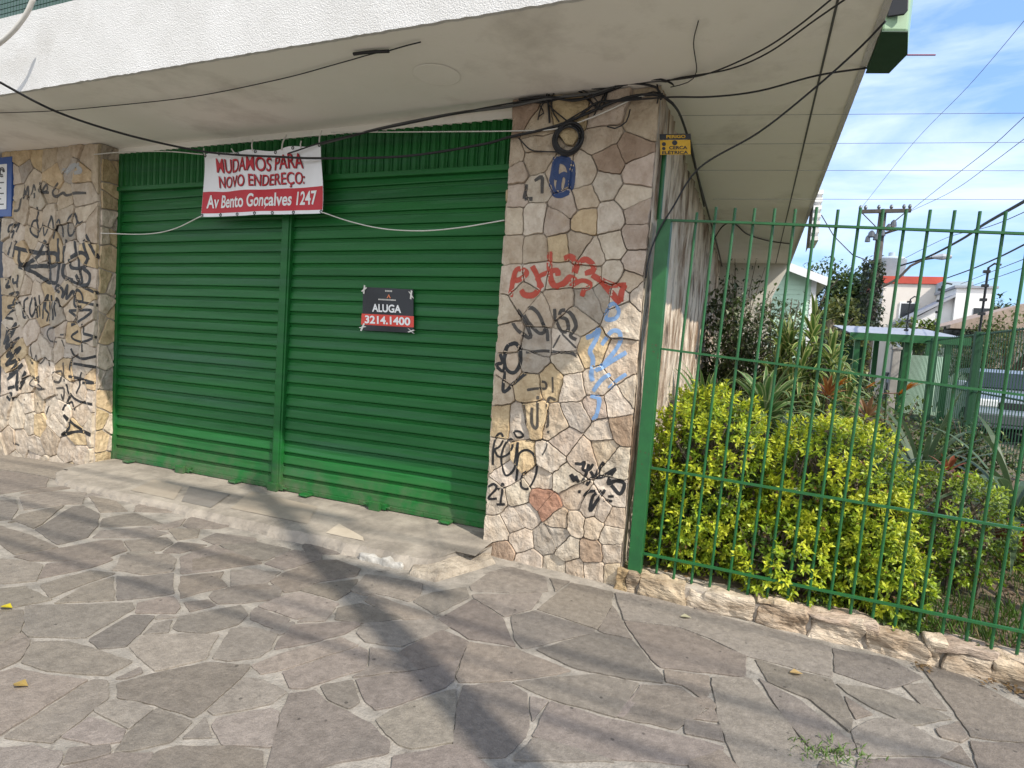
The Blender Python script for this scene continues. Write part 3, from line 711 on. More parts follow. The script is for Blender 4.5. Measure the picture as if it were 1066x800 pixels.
# corrugated box above
mb = MB(); vs = []; fs = []; x = -6.33; k = 0; prof = []
while x < -1.75:
    prof += [(x, 0), (x+0.012, -0.016), (x+0.042, -0.016), (x+0.054, 0), (x+0.066, 0.0), (x+0.070, 0.010), (x+0.082, 0.010)]
    x += 0.088
for xx, d in prof:
    xx = min(xx, -1.755); vs += [(xx, YS-0.02+d, 2.93), (xx, YS-0.02+d, 3.278)]
for i in range(len(prof)-1): fs.append((2*i, 2*i+2, 2*i+3, 2*i+1))
mb.add(vs, fs); obj('corrugated_panel', mb, MT['green'], bld)
mb = MB(); mb.box((-6.33, YS-0.055, 2.885), (-1.757, YS+0.03, 2.93)); obj('shutter_head_rail', mb, MT['green'], bld, bevel=0.005)
# conduit on the side wall
mb = MB(); mb.tube([(-0.672, 0.10, 2.48), (-0.672, 0.10, 2.95)], 0.016, 8); obj('conduit', mb, MT['greenfence'], bld)

# ---- graffiti: ribbons of paint laid on the stones
def bvh(o):
    me = o.data
    return BVHTree.FromPolygons([tuple(v.co) for v in me.vertices], [tuple(p.vertices) for p in me.polygons])
TREES = {'R': bvh(pil_o), 'L': bvh(lp_o)}
def ribbon(mb, tree, pts, wpx, lift):
    P = [pY(x, y, 0.0) for x, y in pts]
    P = [Vector((p[0], 0, p[2])) for p in P]
    dist = (P[0]-Vector((0, CAM[1], CAM[2]))).length
    wd = max(0.008, wpx*1.2/FPX*dist)
    Q = smooth_path(P, 0.012) if len(P) > 1 else [P[0]-Vector((wd*.4,0,0)), P[0]+Vector((wd*.4,0,0))]
    vs = []; cs = []
    for i, q in enumerate(Q):
        t = Q[min(i+1, len(Q)-1)]-Q[max(i-1, 0)]
        t = t.normalized() if t.length > 1e-9 else Vector((1,0,0))
        n = Vector((-t.z, 0, t.x)); ww = wd*(0.9+0.25*nz(q.x*9, q.z*9, 2.2))
        e = min(i, len(Q)-1-i); endf = 1.0 if e > 0 else 0.45
        for k, a in ((-0.62, 0.12), (-0.36, 0.85), (0, 1.0), (0.36, 0.85), (0.62, 0.12)):
            s = q+n*(ww*k)
            hit = tree.ray_cast(Vector((s.x, -0.5, s.z)), Vector((0, 1, 0)))
            y = (hit[0].y if hit[0] is not None else 0.0)
            y = max(-0.06, min(0.004, y))
            vs.append((s.x, y-0.0022-lift, s.z)); a *= endf; cs.append((a, a, a, 1))
    fs = []
    for i in range(len(Q)-1):
        for k in range(4): fs.append((i*5+k, i*5+k+1, i*5+k+6, i*5+k+5))
    mb.add(vs, fs, cs)
def tagpaint(side, crops, color, label, lift=0.0):
    mb = MB(); kw = {'red': 1.3, 'blue': 1.3, 'lightblue': 1.15}.get(color, 1.0)
    for (ox, oy, s), strokes in crops:
        for wpx, pts in strokes:
            ribbon(mb, TREES[side], [(ox+x/s, oy+y/s) for x, y in pts], wpx*kw, lift)
    o = obj('graffiti', mb, PT[color], rp if side == 'R' else lpo); o['label'] = label
    return o
P1 = (510, 240, 6.66); P2 = (510, 340, 6.66); P3 = (500, 430, 6.66); P4 = (500, 100, 5.33)
tagpaint('R', [(P1, [(3.6,[(150,465),(165,370),(185,290),(215,270),(260,300),(215,345),(165,350)]),(3.6,[(225,415),(250,450),(310,450),(350,400),(340,330),(300,250)]),(3.4,[(330,330),(375,400)]),(4.2,[(420,150),(420,250),(430,340),(460,390),(520,370),(560,330),(600,360)]),
  (3.4,[(350,320),(400,300),(470,280),(480,320)]),(4.0,[(520,200),(570,190),(600,240),(590,300)]),(3.8,[(620,230),(670,205),(715,240),(715,280),(660,300)]),(3.2,[(560,390),(640,350),(700,370),(690,400),(660,410),(640,460)]),(3.6,[(710,310),(780,360),(850,440),(905,510)]),(3.2,[(750,330),(850,380),(950,380)]),(3.8,[(945,380),(920,430),(910,510)])])], 'red', 'red spray tag across the middle')
tagpaint('R', [(P4, [(3.4,[(425,340),(410,420),(400,500),(430,555),(490,540),(515,470),(510,380),(460,350),(430,380),(430,460),(470,440),(490,470),(470,540),(440,520),(450,450)]),(3.0,[(405,540),(450,560),(500,545)]),(3.2,[(440,360),(480,380),(500,430),(490,510)])])], 'blue', 'dark blue scribble near the top')
tagpaint('R', [(P4, [(3.0,[(305,475),(345,455),(348,500),(346,545)]),(3.8,[(262,495),(255,535),(248,575)]),(3.0,[(250,575),(295,576)])])], 'faded', 'faded black number 47')
tagpaint('R', [(P1, [(3.2,[(165,640),(200,690),(270,745),(290,740),(270,680),(230,600),(200,550)]),(3.2,[(240,580),(290,660),(350,715),(385,690),(350,590),(300,540),(270,545)]),(3,[(370,640),(400,700),(405,770)]),(3.2,[(455,545),(460,620),(500,700),(545,690),(535,620),(490,600),(500,560),(540,560),(580,600),(600,670),(560,730),(600,760)])])], 'faded', 'half washed out black letters under the red tag')
tagpaint('R', [(P1, [(3.0,[(830,530),(860,510),(900,560),(880,610),(820,620),(810,580),(840,530)])]),(P2, [(3.6,[(670,80),(720,60),(760,20),(740,90),(700,170),(720,230),(710,330),(720,380)]),(3.2,[(740,310),(830,220),(900,120),(910,50),(870,30),(830,60),(780,130)]),(3.2,[(760,300),(850,240),(950,180)]),(3.0,[(720,450),(780,370),(840,330)]),(3.0,[(830,430),(890,370),(950,330)]),(3.4,[(700,480),(760,500),(750,600),(720,650)])])], 'lightblue', 'pale blue spray letters down the right side')
tagpaint('R', [(P2, [(3.4,[(140,130),(190,120),(220,170),(215,260),(175,320),(125,300),(105,230),(120,160),(140,130)]),(3.0,[(75,190),(90,250),(45,265),(95,310),(110,240)]),(2.8,[(110,310),(105,450),(180,390),(265,320)])])], 'black', 'black loop tag beside the shutter')
tagpaint('R', [(P2, [(2.8,[(260,180),(380,170),(470,180),(570,185),(620,210)]),(1.6,[(490,60),(465,105),(440,150)]),(1.6,[(500,50),(550,100),(600,150)]),(2.2,[(265,440),(330,430),(390,430),(390,390),(350,380)]),(2.0,[(440,350),(440,460)]),(2.8,[(235,520),(250,620),(260,690)]),(2.8,[(300,560),(300,670),(335,700),(340,600),(340,480)]),(2.6,[(460,510),(410,500),(410,620),(405,690),(370,680)]),(3,[(410,730)])]),
  (P3, [(1.4,[(320,190),(400,188),(460,190),(470,230),(440,290)])])], 'faded', 'worn black letters in the middle of the pillar')
tagpaint('R', [(P3, [(1.9,[(90,360),(100,230),(120,160),(150,140),(165,180),(140,230),(105,250)]),(1.9,[(100,240),(130,300),(190,290),(235,230),(215,180),(170,230),(150,330),(180,430),(230,400),(250,330),(270,200)]),(2.2,[(270,200),(265,330),(250,475)]),(1.9,[(265,360),(280,280),(330,255),(385,300),(390,420),(340,520),(290,510),(290,440),(330,400)]),(1.9,[(235,130),(260,170),(300,160),(280,130),(240,125)])])], 'black', 'thin black handwritten name Reia')
tagpaint('R', [(P3, [(2.0,[(60,510),(100,490),(120,520),(60,590),(125,590)]),(2.0,[(130,530),(165,490),(150,620)]),(2.0,[(120,630),(180,630)])])], 'black', 'black number 21')
tagpaint('R', [(P3, [(2.6,[(665,345),(710,350),(730,335),(720,390),(760,390),(790,350)]),(2.6,[(760,350),(740,420),(710,490)]),(2.8,[(770,400),(800,440),(830,380),(860,340)]),(3.0,[(740,500),(780,450),(850,440),(940,385),(910,430),(890,490),(940,470),(1000,490),(970,560),(910,500)]),(4.0,[(635,420),(665,470)]),(2.6,[(670,430),(690,480)]),(2.8,[(720,580),(760,540),(840,540),(790,570),(770,670),(820,600),(870,530)]),(2.2,[(860,600),(920,610)]),(2.2,[(890,575),(930,575)]),(3,[(690,545)])])], 'black', 'bold black star shaped tag low on the right')
L1 = (0,150,8); L2 = (0,240,8); L3 = (0,330,8); L4 = (0,400,8)
tagpaint('L', [(L1, [(1.7,[(140,565),(190,540),(220,350),(225,460),(250,360),(260,470),(300,350),(310,460)]),(1.7,[(345,320),(350,400),(400,390),(395,340),(360,400),(420,410)]),(1.8,[(500,330),(450,400),(470,440),(530,410),(560,430),(650,415),(740,415)])])], 'faded', 'worn handwritten letters near the top')
tagpaint('L', [(L1, [(2.6,[(535,230),(580,215),(640,180),(690,230),(640,250)]),(2.2,[(560,250),(620,200),(680,170)])])], 'pale', 'grey and white scribble near the top')
tagpaint('L', [(L1, [(1.5,[(335,530),(320,660),(330,770),(290,760),(265,720),(290,650),(330,640)]),(1.5,[(340,740),(370,660),(380,740),(400,760),(440,640),(450,610),(470,700),(460,790),(490,690),(520,640),(540,780)]),(1.5,[(640,580),(590,650),(590,760),(630,750),(660,650),(640,580),(670,660),(710,650)])])], 'black', 'handwritten word dano')
tagpaint('L', [(L1, [(1.5,[(140,670),(105,690),(100,740),(130,730),(120,790)]),(1.5,[(130,700),(165,665),(150,740)])])], 'black', 'small black number 51')
tagpaint('L', [(L2, [(2.6,[(150,150),(330,190),(480,200),(470,290),(380,300),(200,290),(190,170)]),(2.6,[(200,300),(330,220),(400,100),(420,250),(430,430),(330,370),(170,300)]),(2.6,[(500,70),(500,330),(480,440),(350,390)]),(2.6,[(570,80),(540,250),(540,380),(620,420)]),(2.4,[(650,90),(660,260),(690,440)]),(2.6,[(600,230),(700,190),(750,240),(700,310),(600,310),(590,240)]),
  (2.6,[(700,320),(755,370),(740,450),(680,450),(640,370)]),(2.4,[(710,80),(760,250)]),(2.4,[(735,40),(825,235)]),(2.0,[(600,420),(820,525)]),(2.2,[(155,90),(130,230)]),(2.2,[(110,100),(85,210)])])], 'black', 'thick black overlapping tag across the middle')
tagpaint('L', [(L2, [(1.8,[(70,410),(100,390),(95,440),(75,475),(110,470)]),(1.8,[(125,400),(130,440),(165,430)]),(1.8,[(160,370),(160,480)])])], 'black', 'black number 24')
tagpaint('L', [(L2, [(1.6,[(245,560),(210,600),(220,720),(250,720)]),(1.6,[(280,560),(260,640),(280,720),(310,650),(300,560),(320,730)]),(1.6,[(340,540),(340,720)]),(1.6,[(370,740),(380,600),(410,540),(390,640),(420,700),(400,760)]),(1.6,[(430,540),(440,760)]),(1.6,[(460,600),(470,750)]),(1.6,[(520,640),(500,570),(480,640),(490,720)])])], 'black', 'tall narrow black handwriting')
tagpaint('L', [(L2, [(2.0,[(520,520),(480,490),(500,460),(540,500),(540,560),(580,460),(570,570),(620,510),(640,580),(700,590),(690,520),(650,500),(630,560),(640,630),(690,640)]),(1.8,[(680,595),(815,625)])])], 'black', 'black looped word under the thick tag')
tagpaint('L', [(L2, [(1.8,[(590,670),(790,675),(620,790),(660,730),(590,670)])]),(L3, [(1.7,[(670,120),(610,170),(700,210),(800,170),(710,140)]),(1.5,[(700,210),(700,295)]),(1.5,[(710,60),(710,140)]),(1.7,[(605,265),(630,320),(700,350),(800,330)]),(1.7,[(615,330),(590,445)]),(1.8,[(620,390),(800,420)]),(1.7,[(585,495),(660,510),(790,550),(690,550)]),(1.5,[(690,460),(670,540)]),(1.5,[(660,520),(670,570),(645,640)]),(1.7,[(570,560),(590,640),(660,700),(780,730)]),(1.5,[(590,660),(545,780)]),(1.5,[(560,740),(605,710),(630,780)])]),
  (L4, [(2.0,[(555,255),(600,350),(530,425),(620,400),(690,395),(770,420),(650,350),(560,260)])])], 'black', 'column of black arrow shaped letters along the right edge')
tagpaint('L', [(L2, [(1.6,[(90,540),(170,520),(120,610),(180,600),(80,640),(140,660),(70,720),(130,740)])]),(L3, [(2.4,[(90,90),(60,220),(150,60),(80,260),(170,180),(80,330),(195,260),(70,400),(180,360),(100,480),(210,400),(90,520),(160,450),(170,600),(240,460),(180,560)]),(2.0,[(75,600),(150,580)]),(2.0,[(100,640),(130,640),(110,690),(80,660)])])], 'black', 'dense black scribble along the left edge')
tagpaint('L', [(L3, [(1.5,[(540,380),(545,450),(555,540)]),(1.6,[(450,470),(530,455),(520,540),(470,530),(470,490)]),(1.6,[(490,595),(550,600),(540,690),(530,640)]),(1.3,[(470,90),(420,100),(400,150),(430,200),(480,210)]),(1.3,[(520,150),(565,150)]),(1.2,[(520,190),(555,270)]),(1.2,[(265,230),(280,330),(300,390),(320,320),(340,390),(400,340),(430,410)]),(1.3,[(290,490),(330,540),(380,600),(260,560),(330,500),(320,600),(400,600)])]),
  (L4, [(1.6,[(200,180)]),(1.5,[(225,130)]),(1.6,[(290,230)]),(1.2,[(325,150),(328,175)]),(1.5,[(415,180),(390,250)]),(1.5,[(495,90)]),(1.5,[(495,140)]),(1.2,[(120,490),(170,510)])])], 'faded', 'small dark scribbles and paint blobs low down')

# ---- concrete apron in front of the shutters
mb = MB(); vs = []; fs = []; n = 90; prof = [(0.30,0),(0.16,0),(0.0,-0.006),(-0.15,-0.012),(-0.32,-0.022)]
for i in range(n+1):
    x = -6.30+4.62*i/n
    zt = zb(x)
    edge = -0.60+0.03*nz(x*3, 1, 1)+0.025*nz(x*9, 2, 2)+0.012*nz(x*30, 3, 3)
    if x < -5.9: edge += 0.20*(-5.9-x)/0.4
    if x > -1.95: edge += 0.55*((x+1.95)/0.27)**1.4
    row = [(x, y*1.0, zt+d+0.003*nz(x*4, y*6, 6)) for y, d in prof if True]
    row += [(x, edge+0.06 if edge < -0.45 else max(edge+0.02, -0.3), zt-0.035+0.006*nz(x*8, 1, 9)), (x, edge+0.015, gz(x)+0.022+0.010*nz(x*16, 2, 5)+0.006*nz(x*45, 2, 5)), (x, edge, gz(x)-0.01)]
    row = [(p[0], max(p[1], -0.0+edge if edge > 0 else p[1]), p[2]) for p in row]
    vs += row
m = len(prof)+3
for i in range(n):
    for j in range(m-1): fs.append((i*m+j, i*m+j+1, (i+1)*m+j+1, (i+1)*m+j))
mb.add(vs, fs)
ap = obj('doorstep', mb, MT['concrete']); tag(ap, 'worn concrete doorstep sloping down from the green shutters to the pavement', 'doorstep')
# pale repaired patch at its edge and slabs set into it
mb = MB(); a = pG(383, 578); b = pG(425, 588)
rough_block(mb, ((a[0]+b[0])/2, -0.60, gz(a[0])+0.012), ((b[0]-a[0])/2, 0.016, 0.026), 3, None); obj('lime_patch', mb, MT['repairwhite'], ap, smooth=True)
mb = MB(); T = [pG(428,598), pG(455,604), pG(513,585), pG(500,566), pG(440,570)]
tz = [0.028, 0.035, 0.022, 0.052, 0.050]
top = [(p[0], p[1], p[2]+h) for p, h in zip(T, tz)]; low = [(p[0]+dx, p[1]+dy, p[2]-0.02) for p, (dx, dy) in zip(T, ((-0.02,-0.02),(0.0,-0.04),(0.04,-0.01),(0.02,0.02),(-0.02,0.0)))]
mid = (sum(p[0] for p in T)/5+0.02, sum(p[1] for p in T)/5, T[1][2]+0.062)
mb.add(top+low+[mid], [(0,1,10),(1,2,10),(2,3,10),(3,4,10),(4,0,10)]+[(k, k+5, (k+1) % 5+5, (k+1) % 5) for k in range(5)]); obj('broken_corner', mb, MT['brokenconcrete'], ap)
def slab_on_apron(pts, col):
    m_ = MB(); P = []
    for x, y in pts:
        z_ = 0.04
        for _ in range(8):
            q = pZ(x, y, z_); z_ = zb(q[0])+float(np.interp(q[1], [-0.6,-0.5,-0.32,-0.15,0.0,0.16], [-0.05,-0.035,-0.022,-0.012,-0.006,0.0]))
        P.append((q[0], max(-0.47, q[1])))
    Q = roughen(P, 0.05, 0.004, 2)
    vs_ = []
    for p in Q:
        d = np.interp(p[1], [-0.5,-0.32,-0.15,0.0,0.16], [-0.035,-0.022,-0.012,-0.006,0.0]); vs_.append((p[0], p[1], zb(p[0])+d+0.0055))
    m_.add(vs_, [tuple(range(len(vs_)))], col); return m_
MT['setslab'] = material('set_slab', W1, (0.82,0.8,0.78,1), 5, 0.85, 0.4, 45, 0.006, attr=True)
for pts, c in (([(175,528),(197,507),(240,515),(215,531)], (118,113,107)), ([(338,556),(353,546),(378,560),(372,568)], (178,167,150)), ([(130,513),(160,500),(190,507),(170,525)], (152,142,128)), ([(240,530),(262,512),(330,528),(320,546)], (150,140,126))):
    obj('set_slab', slab_on_apron(pts, lin(c)[:3]+(1,)), MT['setslab'], ap)

# ------------------------------------------------------------------ signs
def text_mesh(body, bold=0.0, shear=0.0, extrude=0.0):
    cu = bpy.data.curves.new('lettering', 'FONT'); cu.body = body; cu.offset = bold; cu.shear = shear; cu.extrude = extrude; cu.resolution_u = 6
    o = bpy.data.objects.new('lettering', cu); COL.objects.link(o)
    bpy.context.view_layer.update()
    me = bpy.data.meshes.new_from_object(o.evaluated_get(bpy.context.evaluated_depsgraph_get()))
    V = [tuple(v.co) for v in me.vertices]; F = [tuple(p.vertices) for p in me.polygons]
    bpy.data.objects.remove(o); bpy.data.curves.remove(cu); bpy.data.meshes.remove(me)
    return V, F
def lettering(name, body, rect, f3, mat, parent, bold=0.02, shear=0.0, lift=0.003):
    V, F = text_mesh(body, bold, shear)
    x0 = min(v[0] for v in V); x1 = max(v[0] for v in V); y0 = min(v[1] for v in V); y1 = max(v[1] for v in V)
    mb = MB(); mb.add([f3(rect[0]+(v[0]-x0)/(x1-x0)*(rect[2]-rect[0]), rect[1]+(v[1]-y0)/(y1-y0)*(rect[3]-rect[1]), lift) for v in V], F)
    return obj(name, mb, mat, parent)
# banner: u to the right, v upwards, gentle ripples
BA = [np.array(pY(x, y, 0.03)) for x, y in ((210,160),(335,150),(335,222),(209,226))]
def fban(u, v, d):
    p = BA[3]*(1-u)*(1-v)+BA[2]*u*(1-v)+BA[0]*(1-u)*v+BA[1]*u*v
    y = 0.012*math.sin(u*9+v*2)+0.010*math.sin(u*21-v*5)*(0.4+v)+0.02*math.sin(v*3.0)
    z = 0.008*math.sin(u*19)*v-0.012*math.sin(math.pi*u)*v
    return (p[0], p[1]+y-d, p[2]+z)
ban = thing('banner', 'white and red vinyl banner tied up across the shutters with ropes, announcing a new address', 'banner', tuple(pY(272,226,0.03)))
def sheet(u0, v0, u1, v1, lift, f3, nx=40, ny=14):
    mb = MB(); vs = [f3(u0+(u1-u0)*i/nx, v0+(v1-v0)*j/ny, lift) for i in range(nx+1) for j in range(ny+1)]
    mb.add(vs, [(i*(ny+1)+j, (i+1)*(ny+1)+j, (i+1)*(ny+1)+j+1, i*(ny+1)+j+1) for i in range(nx) for j in range(ny)]); return mb
bs = obj('sheet', sheet(0,0,1,1,0,fban), MT['banner'], ban, smooth=True)
obj('red_band', sheet(0.002,0.055,0.998,0.40,0.0015,fban), MT['red'], bs, smooth=True)
def two(body, rect, shear):
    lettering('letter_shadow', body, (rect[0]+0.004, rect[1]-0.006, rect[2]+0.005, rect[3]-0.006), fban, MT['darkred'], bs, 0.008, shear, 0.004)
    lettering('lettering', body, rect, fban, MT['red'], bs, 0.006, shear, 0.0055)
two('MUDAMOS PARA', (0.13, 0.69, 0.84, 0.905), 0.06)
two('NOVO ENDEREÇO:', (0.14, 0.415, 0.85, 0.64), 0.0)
lettering('lettering', 'Av Bento Gonçalves 1247', (0.04, 0.085, 0.955, 0.345), fban, MT['white'], bs, 0.022, 0.0, 0.0045)
for u in (0.01, 0.17, 0.32, 0.48, 0.62, 0.78, 0.99):
    for v in (0.025, 0.975):
        mb = MB(); p = Vector(fban(u, v, 0.003)); mb.tube([p+Vector((0.012*math.cos(a), 0, 0.012*math.sin(a))) for a in np.linspace(0, 2*math.pi, 9)], 0.004, 5); obj('eyelet', mb, MT['grey'], bs)
for u, dx, dz in ((0.01,-0.02,0.07),(0.30,-0.05,0.05),(0.46,0.0,0.10),(0.68,0.05,0.13),(0.84,0.0,0.06),(0.99,0.02,0.12)):
    mb = MB(); p = Vector(fban(u, 0.975, 0.004)); mb.tube(smooth_path([p, p+Vector((dx*.4, -0.01, dz*.5)), p+Vector((dx, 0, dz))], 0.02), 0.006, 5); obj('rope_tie', mb, MT['rope'], ban)

# rental sign
AL = [np.array(pY(x, y, 0.175)) for x, y in ((378,299),(430,301.5),(431,347),(376.5,344))]
def fal(u, v, d):
    p = AL[3]*(1-u)*(1-v)+AL[2]*u*(1-v)+AL[0]*(1-u)*v+AL[1]*u*v
    return (p[0], p[1]-d+0.006*math.sin(u*5+v*3), p[2])
al = thing('rental_sign', 'black rental sign with a red phone number strip, taped to the right shutter', 'sign', tuple(pY(404,345,0.175)))
mb = sheet(0,0,1,1,0.004,fal,10,8); b2 = sheet(0,0,1,1,0.0,fal,10,8); mb.add(b2.v, b2.f); ab = obj('board', mb, MT['signblack'], al)
obj('phone_strip', sheet(-0.01,0.13,1.01,0.385,0.006,fal,10,4), MT['signred'], ab)
lettering('lettering', 'ALUGA', (0.20,0.44,0.78,0.625), fal, MT['white'], ab, 0.03, 0.0, 0.0065)
lettering('lettering', '3214.1400', (0.06,0.165,0.95,0.35), fal, MT['white'], ab, 0.03, 0.0, 0.0085)
mb = MB(); mb.add([fal(0.50,0.77,0.0065), fal(0.54,0.86,0.0065), fal(0.58,0.77,0.0065), fal(0.56,0.77,0.0065), fal(0.54,0.82,0.0065), fal(0.52,0.77,0.0065)], [(0,1,4,5),(1,2,3,4)]); obj('logo', mb, MT['orange'], ab)
mb = MB()
for k in range(14):
    mb.add([fal(0.33+k*0.025,0.715,0.0065), fal(0.35+k*0.025,0.715,0.0065), fal(0.35+k*0.025,0.745,0.0065), fal(0.33+k*0.025,0.745,0.0065)], [(0,1,2,3)])
obj('small_print', mb, MT['rope'], ab); mb = MB()
for k in range(5):
    mb.add([fal(0.47+k*0.028,0.915,0.0065), fal(0.49+k*0.028,0.915,0.0065), fal(0.49+k*0.028,0.95,0.0065), fal(0.47+k*0.028,0.95,0.0065)], [(0,1,2,3)])
obj('small_print', mb, MT['rope'], ab)
for u, v, a in ((0.02,0.95,0.5),(0.95,0.88,1.4),(0.95,0.05,-0.6),(0.01,0.08,0.2)):
    mb = MB()
    for s in (0, 1):
        c, s_ = math.cos(a+s*0.9)*0.06, math.sin(a+s*0.9)*0.10
        mb.add([fal(u-c,v-s_,0.009), fal(u+c,v+s_,0.009), fal(u+c+0.03,v+s_-0.015,0.009), fal(u-c+0.03,v-s_-0.015,0.009)], [(0,1,2,3)])
    obj('tape', mb, MT['rope'], al)

# electric fence warning
PE = [np.array(pY(x, y, 0.03)) for x, y in ((687,140.5),(718.5,140),(719,161),(687.5,161.5))]
def fpe(u, v, d):
    p = PE[3]*(1-u)*(1-v)+PE[2]*u*(1-v)+PE[0]*(1-u)*v+PE[1]*u*v
    return (p[0], p[1]-d, p[2])
pe = thing('warning_sign', 'small yellow electric fence warning plate beside the pillar top, under the cables', 'sign', tuple(pY(703,161,0.03)))
mb = sheet(0,0,1,0.72,0.003,fpe,4,3); b2 = sheet(0,0,1,0.72,0,fpe,4,3); mb.add(b2.v, b2.f); pb = obj('plate', mb, MT['yellow'], pe)
mb = sheet(-0.01,0.74,1.02,1.02,0.004,fpe,4,2); obj('header', mb, MT['signblack'], pe)
lettering('lettering', 'PERIGO', (0.22,0.80,0.85,0.96), fpe, MT['yellow'], pb, 0.03, 0, 0.0065)
lettering('lettering', 'CERCA', (0.30,0.25,0.90,0.42), fpe, MT['signblack'], pb, 0.03, 0, 0.005)
lettering('lettering', 'ELÉTRICA', (0.06,0.02,0.92,0.21), fpe, MT['signblack'], pb, 0.03, 0, 0.005)
for u, v, r in ((0.13,0.52,0.07),(0.49,0.58,0.09),(0.12,0.30,0.06)):
    mb = MB(); mb.add([fpe(u+r*math.cos(a), v+r*1.4*math.sin(a), 0.005) for a in np.linspace(0, 2*math.pi, 12)[:-1]], [tuple(range(11))]); obj('emblem', mb, MT['signblack'], pb)

# blue board at the far left edge
lb = thing('notice_board', 'blue board with a white notice at the left edge of the facade', 'notice board', (-7.98, -0.02, 2.6))
mb = MB(); mb.box((-9.3,-0.03,2.61),(-7.80,0.03,3.27)); fb = obj('backing', mb, MT['blue'], lb, bevel=0.004)
mb = MB(); mb.box((-9.2,-0.036,2.69),(-7.885,-0.0295,3.19)); obj('notice', mb, MT['white'], fb, bevel=0.003)
mb = MB()
for r in (0.05, 0.03):
    mb.tube([(-7.97+r*math.cos(a), -0.040, 3.10+r*math.sin(a)) for a in np.linspace(0, 5.2, 20)], 0.006, 5)
for k in range(5): mb.box((-8.9, -0.0385, 2.74+k*0.06), (-7.93-0.05*(k % 2), -0.0362, 2.752+k*0.06))
obj('print', mb, MT['grey'], fb)

# wall box at the right end of the canopy
wb = thing('wall_box', 'pale green box with a dark green underside hung on the right end of the canopy', 'wall box', (0.56, -0.1, 3.31))
zb0 = 3.31
pl_ = [pZ(x, y, zb0) for x, y in ((901,76.5),(925.5,76.5),(944.5,57),(945,34),(915,34))]
plan = [(0.468, pl_[4][1]), (pl_[3][0], pl_[3][1]), (pl_[2][0], pl_[2][1]), (pl_[1][0], pl_[1][1]), (0.468, pl_[0][1])]
def grow(P, d): c = cen(P); return [(c[0]+(x-c[0])*(1+d), c[1]+(y-c[1])*(1+d)) for x, y in P]
def fwz(x, y, z): return (x, y, z)
mb = MB(); mb.prism(plan, zb0+0.006, zb0+0.75, fwz); obj('body', mb, MT['palegreen'], wb, bevel=0.012)
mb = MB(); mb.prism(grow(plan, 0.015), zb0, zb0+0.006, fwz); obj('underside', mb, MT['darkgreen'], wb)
y_ = plan[0][1]; x_ = plan[0][0]+0.015
mb = MB(); mb.prism([(x_,zb0+0.07),(x_+0.075,zb0+0.07),(x_+0.09,zb0+0.09),(x_+0.085,zb0+0.17),(x_+0.105,zb0+0.23),(x_+0.105,zb0+0.5),(x_,zb0+0.5)], y_-0.012, y_+0.002, lambda x, z, d: (x, d, z)); obj('inspection_window', mb, MT['signblack'], wb, bevel=0.004)
mb = MB(); q = pY(944, 57.5, 0.0); q2 = pY(974, 57.5, 0.0); mb.tube([q, q2], 0.004, 6); obj('drain_rod', mb, MT['pink'], wb)

# ------------------------------------------------------------------ cables
def cable(pts, r, label, mat='black', group=None, sag=0.02, name='cable', cat='cable', n=6, before=None, after=None):
    """pts: (px, py, plane) with plane = ('Y',v) / ('Z',v) / ('X',v) or a 3-D point"""
    P = []
    for q in pts:
        if isinstance(q[2], tuple):
            a, v = q[2]; p = {'Y': pY, 'Z': pZ, 'X': pX}[a](q[0], q[1], v)
        else: p = q
        P.append(Vector(p))
    S = smooth_path(P, 0.05)
    def hang(a, b): return [a.lerp(b, t)-Vector((0, 0, 0.25*math.sin(math.pi*t)*0.3)) for t in (0.1, 0.25, 0.5, 0.75, 1.0)]
    if after: S = S+hang(S[-1], Vector(after))
    if before: S = hang(S[0], Vector(before))[::-1]+S
    mb = MB(); mb.tube(S, r, n)
    o = obj(name, mb, MT[mat], None, smooth=True); tag(o, label, cat, group); return o
Yf = ('Y', -0.045)
cable([(-25,72,('Y',-1.5)),(0,86,('Y',-1.32)),(60,117,('Y',-0.9)),(130,140,('Y',-0.5)),(200,156,('Y',-0.12)),(240,161,('Y',-0.03)),(290,163.5,('Y',-0.03)),(333,165,('Y',-0.03)),(420,163,('Y',-0.03)),(500,151,('Y',-0.03)),(530,143,Yf),(580,131,Yf),(640,106,Yf),(668,99,Yf),(690,99.5,('Y',-0.06))], 0.0095, 'thick black cable crossing in front of the banner and up to the pillar corner', before=(-13.0,-4.35,5.9))
cable([(335,150,('Y',0.02)),(400,133,('Y',0.0)),(470,119,('Y',-0.02)),(530,111,Yf),(570,103,Yf),(620,97,Yf),(650,88,Yf),(690,84,('Y',-0.05)),(700,92,('X',-0.66)),(712,125,('X',-0.64)),(728,190,('X',-0.65)),(745,250,('X',-0.66)),(757,300,('X',-0.67))], 0.0105, 'grey cable bundle from the banner over the pillar and down the side wall', 'grey')
cable([(300,160,('Y',0.0)),(345,146,('Y',0.0)),(420,130,('Y',-0.02)),(530,108,Yf),(600,100,Yf),(660,86,Yf),(695,85,('Y',-0.06)),(710,110,('X',-0.63)),(727,185,('X',-0.63))], 0.006, 'thin dark cable running along the grey bundle over the pillar')
cable([(690,100,('Y',-0.06)),(700,108,('X',-0.63)),(710,125,('X',-0.62)),(722,165,('X',-0.62)),(733,215,('X',-0.64))], 0.009, 'black cable bending round the pillar corner and down the side wall')
cable([(345,138,('Y',0.0)),(440,137.5,('Y',-0.01)),(540,136.5,Yf),(580,134,Yf),(620,121,Yf),(660,103,Yf),(676,99,Yf)], 0.0045, 'thin white line stretched from the banner to the pillar top', 'rope')
